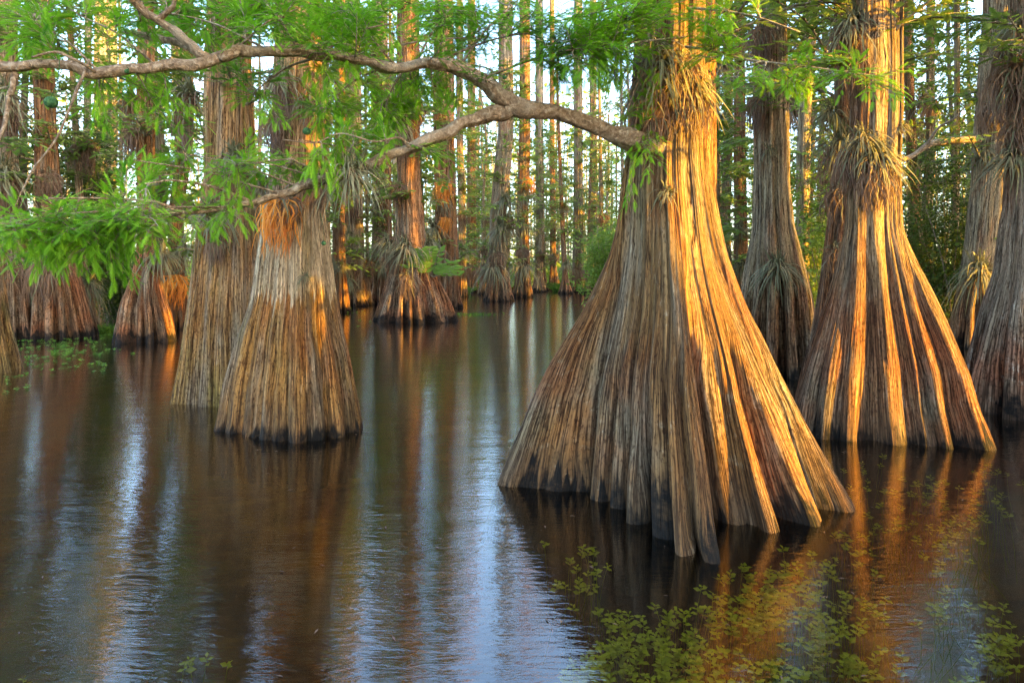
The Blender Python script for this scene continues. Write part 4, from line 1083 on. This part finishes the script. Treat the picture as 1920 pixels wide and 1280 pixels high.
# far undergrowth beyond the water: a mass nobody could count
rs = np.random.default_rng(55)
mb = MB(); n = 2300
Cx = rs.uniform(-60, 60, n); Cy = rs.uniform(43, 80, n); Cz = np.abs(rs.normal(0, 1.0, n)) * .65 + .1
P = np.repeat(np.stack([Cx, Cy, Cz], -1), 26, 0) + rs.normal(0, .45, (n * 26, 3))
P[:, 2] = np.abs(P[:, 2])
D = rs.normal(0, 1, P.shape); U = rs.normal(0, .6, P.shape) + [0, 0, 1]
put_fronds(mb, FR_F, P, D, U, .42 * rs.uniform(.6, 1.3, len(P)), rs.uniform(0, 1, len(P)))
tag(mb.build('undergrowth', M_leafb), 'pale undergrowth on the far bank behind the last trunks', 'undergrowth', None, 'stuff')

# the forest farther off than anyone could count: thin stems and leaf haze in the gaps
rs = np.random.default_rng(58)
mb = MB()
for k in range(230):
    X, Y = rs.uniform(-95, 95), rs.uniform(88, 125); l = rs.normal(0, .03)
    z = np.array([0, 4, 9, 15, 22.])
    tube(mb, np.stack([X + l * z + rs.normal(0, .12, 5), np.full(5, Y), z], -1), np.linspace(rs.uniform(.14, .34), .06, 5), 5)
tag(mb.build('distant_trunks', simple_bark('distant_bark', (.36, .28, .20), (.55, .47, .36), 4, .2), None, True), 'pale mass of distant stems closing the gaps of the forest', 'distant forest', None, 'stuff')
mb = MB(); n = 1500
C_ = np.stack([rs.uniform(-100, 100, n), rs.uniform(86, 125, n), 26 * rs.uniform(0, 1, n) ** .8], -1)
P = np.repeat(C_, 13, 0) + rs.normal(0, 1, (n * 13, 3)) * [1.5, 1.2, .45]
P[:, 2] = np.abs(P[:, 2])
put_fronds(mb, FR_F, P, rs.normal(0, 1, P.shape) * [1, 1, .3], rs.normal(0, .5, P.shape) + [0, 0, 1], rs.uniform(.6, 1.2, len(P)), rs.uniform(0, 1, len(P)))
tag(mb.build('distant_foliage', M_leafb), 'pale green haze of distant leaves between the stems', 'distant forest', None, 'stuff')

def grass(name, label, px, py, wpx, n, h, seed, kind=None, mat=None):
    rs = np.random.default_rng(seed)
    Y = F * CH / (py - HY); mb = MB(); c = W(px, py, Y); w = wpx / F * Y
    for k in range(n):
        p = np.array([rs.normal(0, .35) * w, rs.normal(0, .25) * w, -.05]); d = rs.normal(0, .35, 3); l = h * rs.uniform(.5, 1.1)
        t = np.linspace(0, 1, 5)[:, None]
        P = p + np.array([d[0], d[1], 1]) * l * t - np.array([-d[0], -d[1], .35]) * l * t * t
        ribbon(mb, P, .012 * Y / 20 * np.array([1, .9, .7, .4, .05]), np.array([rs.normal(), rs.normal(), .1]), rs.uniform())
    o = mb.build(name, mat or M_grass); o.location = (c[0], c[1], 0)
    tag(o, label, 'grass', None, kind)
grass('grass_tuft', 'bright green grass tuft at the far end of the channel', 1055, 546, 26, 260, .9, 801)
grass('grass_tuft', 'small green tuft at the water behind the bell-footed cypress', 867, 552, 14, 120, .8, 802)
grass('grass_tuft', 'green waterside tuft between two left trunks', 203, 622, 26, 160, .35, 803)
grass('grass_tuft', 'thin reed clump trailing right of the bell-footed cypress', 890, 590, 60, 150, .18, 804)
# ferns on the bell-footed cypress
lf, tw = MB(), MB()
p0, _ = on(bell, 812, 520)
for k in range(14):
    a = rs.uniform(-1.2, 1.6); E = p0 + np.array([math.sin(a) * .7, -.3, math.cos(a) * .8])
    P = catmull([p0, (p0 + E) / 2 + [0, -.1, .08], E], 8); tube(tw, P, .008, 4)
    Q = np.repeat(P[2:], 2, 0); d = np.tile([[1, 0, .2], [-1, 0, .2]], (len(P) - 2, 1))
    put_fronds(lf, FR_M, Q, d + rs.normal(0, .2, Q.shape), np.tile([0, -1, .4], (len(Q), 1)), np.full(len(Q), .2), np.full(len(Q), .8))
fr = thing('fern', 'bright green fern on the right flank of the bell-footed cypress', 'fern', tuple(p0))
tw.build('stems', M_twig, fr, True, p0); lf.build('fronds', M_grass, fr, False, p0)

# submerged weeds
def weeds(name, label, patches, seed, mat, leaf=.036, zr=(-.18, -.03)):
    rs = np.random.default_rng(seed); mb = MB()
    for (x0, x1, y0, y1, n) in patches:
        cl = [(rs.uniform(x0, x1), rs.uniform(y0, y1)) for _ in range(max(3, n // 9))]
        for _ in range(n):
            cx_, cy_ = cl[rs.integers(len(cl))]
            px, py = cx_ + rs.normal(0, 26), cy_ + rs.normal(0, 16)
            Y = F * CH / (py - HY); p = W(px, py, Y); z = rs.uniform(*zr)
            k = rs.integers(5, 9)
            a = np.arange(k) * 2.4 + rs.uniform(0, 6)
            P = np.tile([p[0], p[1], z], (k, 1)) + np.stack([0 * a, 0 * a, np.arange(k) * -.006], -1)
            D = np.stack([np.cos(a), np.sin(a), np.full(k, rs.uniform(.0, .5))], -1)
            tpl = (np.array([(0, 0, 0), (.5, .27, .05), (1, 0, -.03), (.5, -.27, .05)]), np.array([(0, 1, 2), (0, 2, 3)]))
            put_fronds(mb, tpl, P, D, rs.normal(0, .35, (k, 3)) + [0, -.35, 1.], leaf * rs.uniform(.7, 1.2, k) * np.linspace(.7, 1.15, k), rs.uniform(.2, 1, k))
            q = np.array([p[0], p[1], z])
            tube(mb, catmull([q + [rs.normal(0, .06), rs.normal(0, .06), -.45], q + [rs.normal(0, .02), 0, -.2], q], 5), 0.0012, 3, a=.1)
    tag(mb.build(name, mat), label, 'water weed', None, 'stuff')
weeds('submerged_weeds', 'yellow-green leafy weeds under the water in front of the giant cypress', [(1090, 1400, 1090, 1280, 270), (1380, 1640, 1040, 1280, 190), (1330, 1560, 1000, 1110, 60), (1560, 1900, 860, 1010, 120), (1750, 1920, 1010, 1280, 50), (1000, 1150, 990, 1090, 22)], 901, M_weed)
weeds('submerged_weeds', 'scattered weeds in the dark water at lower left', [(0, 60, 1180, 1290, 7), (330, 420, 1180, 1230, 4)], 902, M_weed)
weeds('floating_weeds', 'green weeds floating among the left-hand trunks', [(0, 60, 640, 720, 60), (30, 200, 622, 670, 190), (660, 700, 570, 590, 20)], 903, M_grass, .05, (.005, .05))
# fallen needles and leaf scraps on the water
rs = np.random.default_rng(77); mb = MB()
P = []
for T in [hero, left, ochre, right, edge, grey, fluted, squat, bell, stub]:
    R = T.R(0)
    for k in range(26):
        a = rs.uniform(0, 6.28); q = R * (1.05 + abs(rs.normal(0, .3)))
        P.append((T.base[0] + q * math.cos(a), T.base[1] + q * T.squash * math.sin(a), .004))
for k in range(160):
    px, py = rs.uniform(0, 1920), 560 + 720 * rs.uniform() ** 1.2
    w = W(px, py, F * CH / (py - HY)); P.append((w[0], w[1], .004))
P = np.array(P); D = rs.normal(0, 1, P.shape) * [1, 1, .02]
tpl = (np.array([(0, 0, 0), (.5, .12, .05), (1, 0, 0), (.5, -.12, .05)]), np.array([(0, 1, 2), (0, 2, 3)]))
put_fronds(mb, tpl, P, D, np.tile([0, 0, 1.], (len(P), 1)), rs.uniform(.012, .045, len(P)), rs.uniform(0, 1, len(P)))
tag(mb.build('floating_leaves', M_dead), 'tiny leaf scraps scattered on the water surface', 'fallen leaves', None, 'stuff')
print('verts', sum(len(m.vertices) for m in bpy.data.meshes))
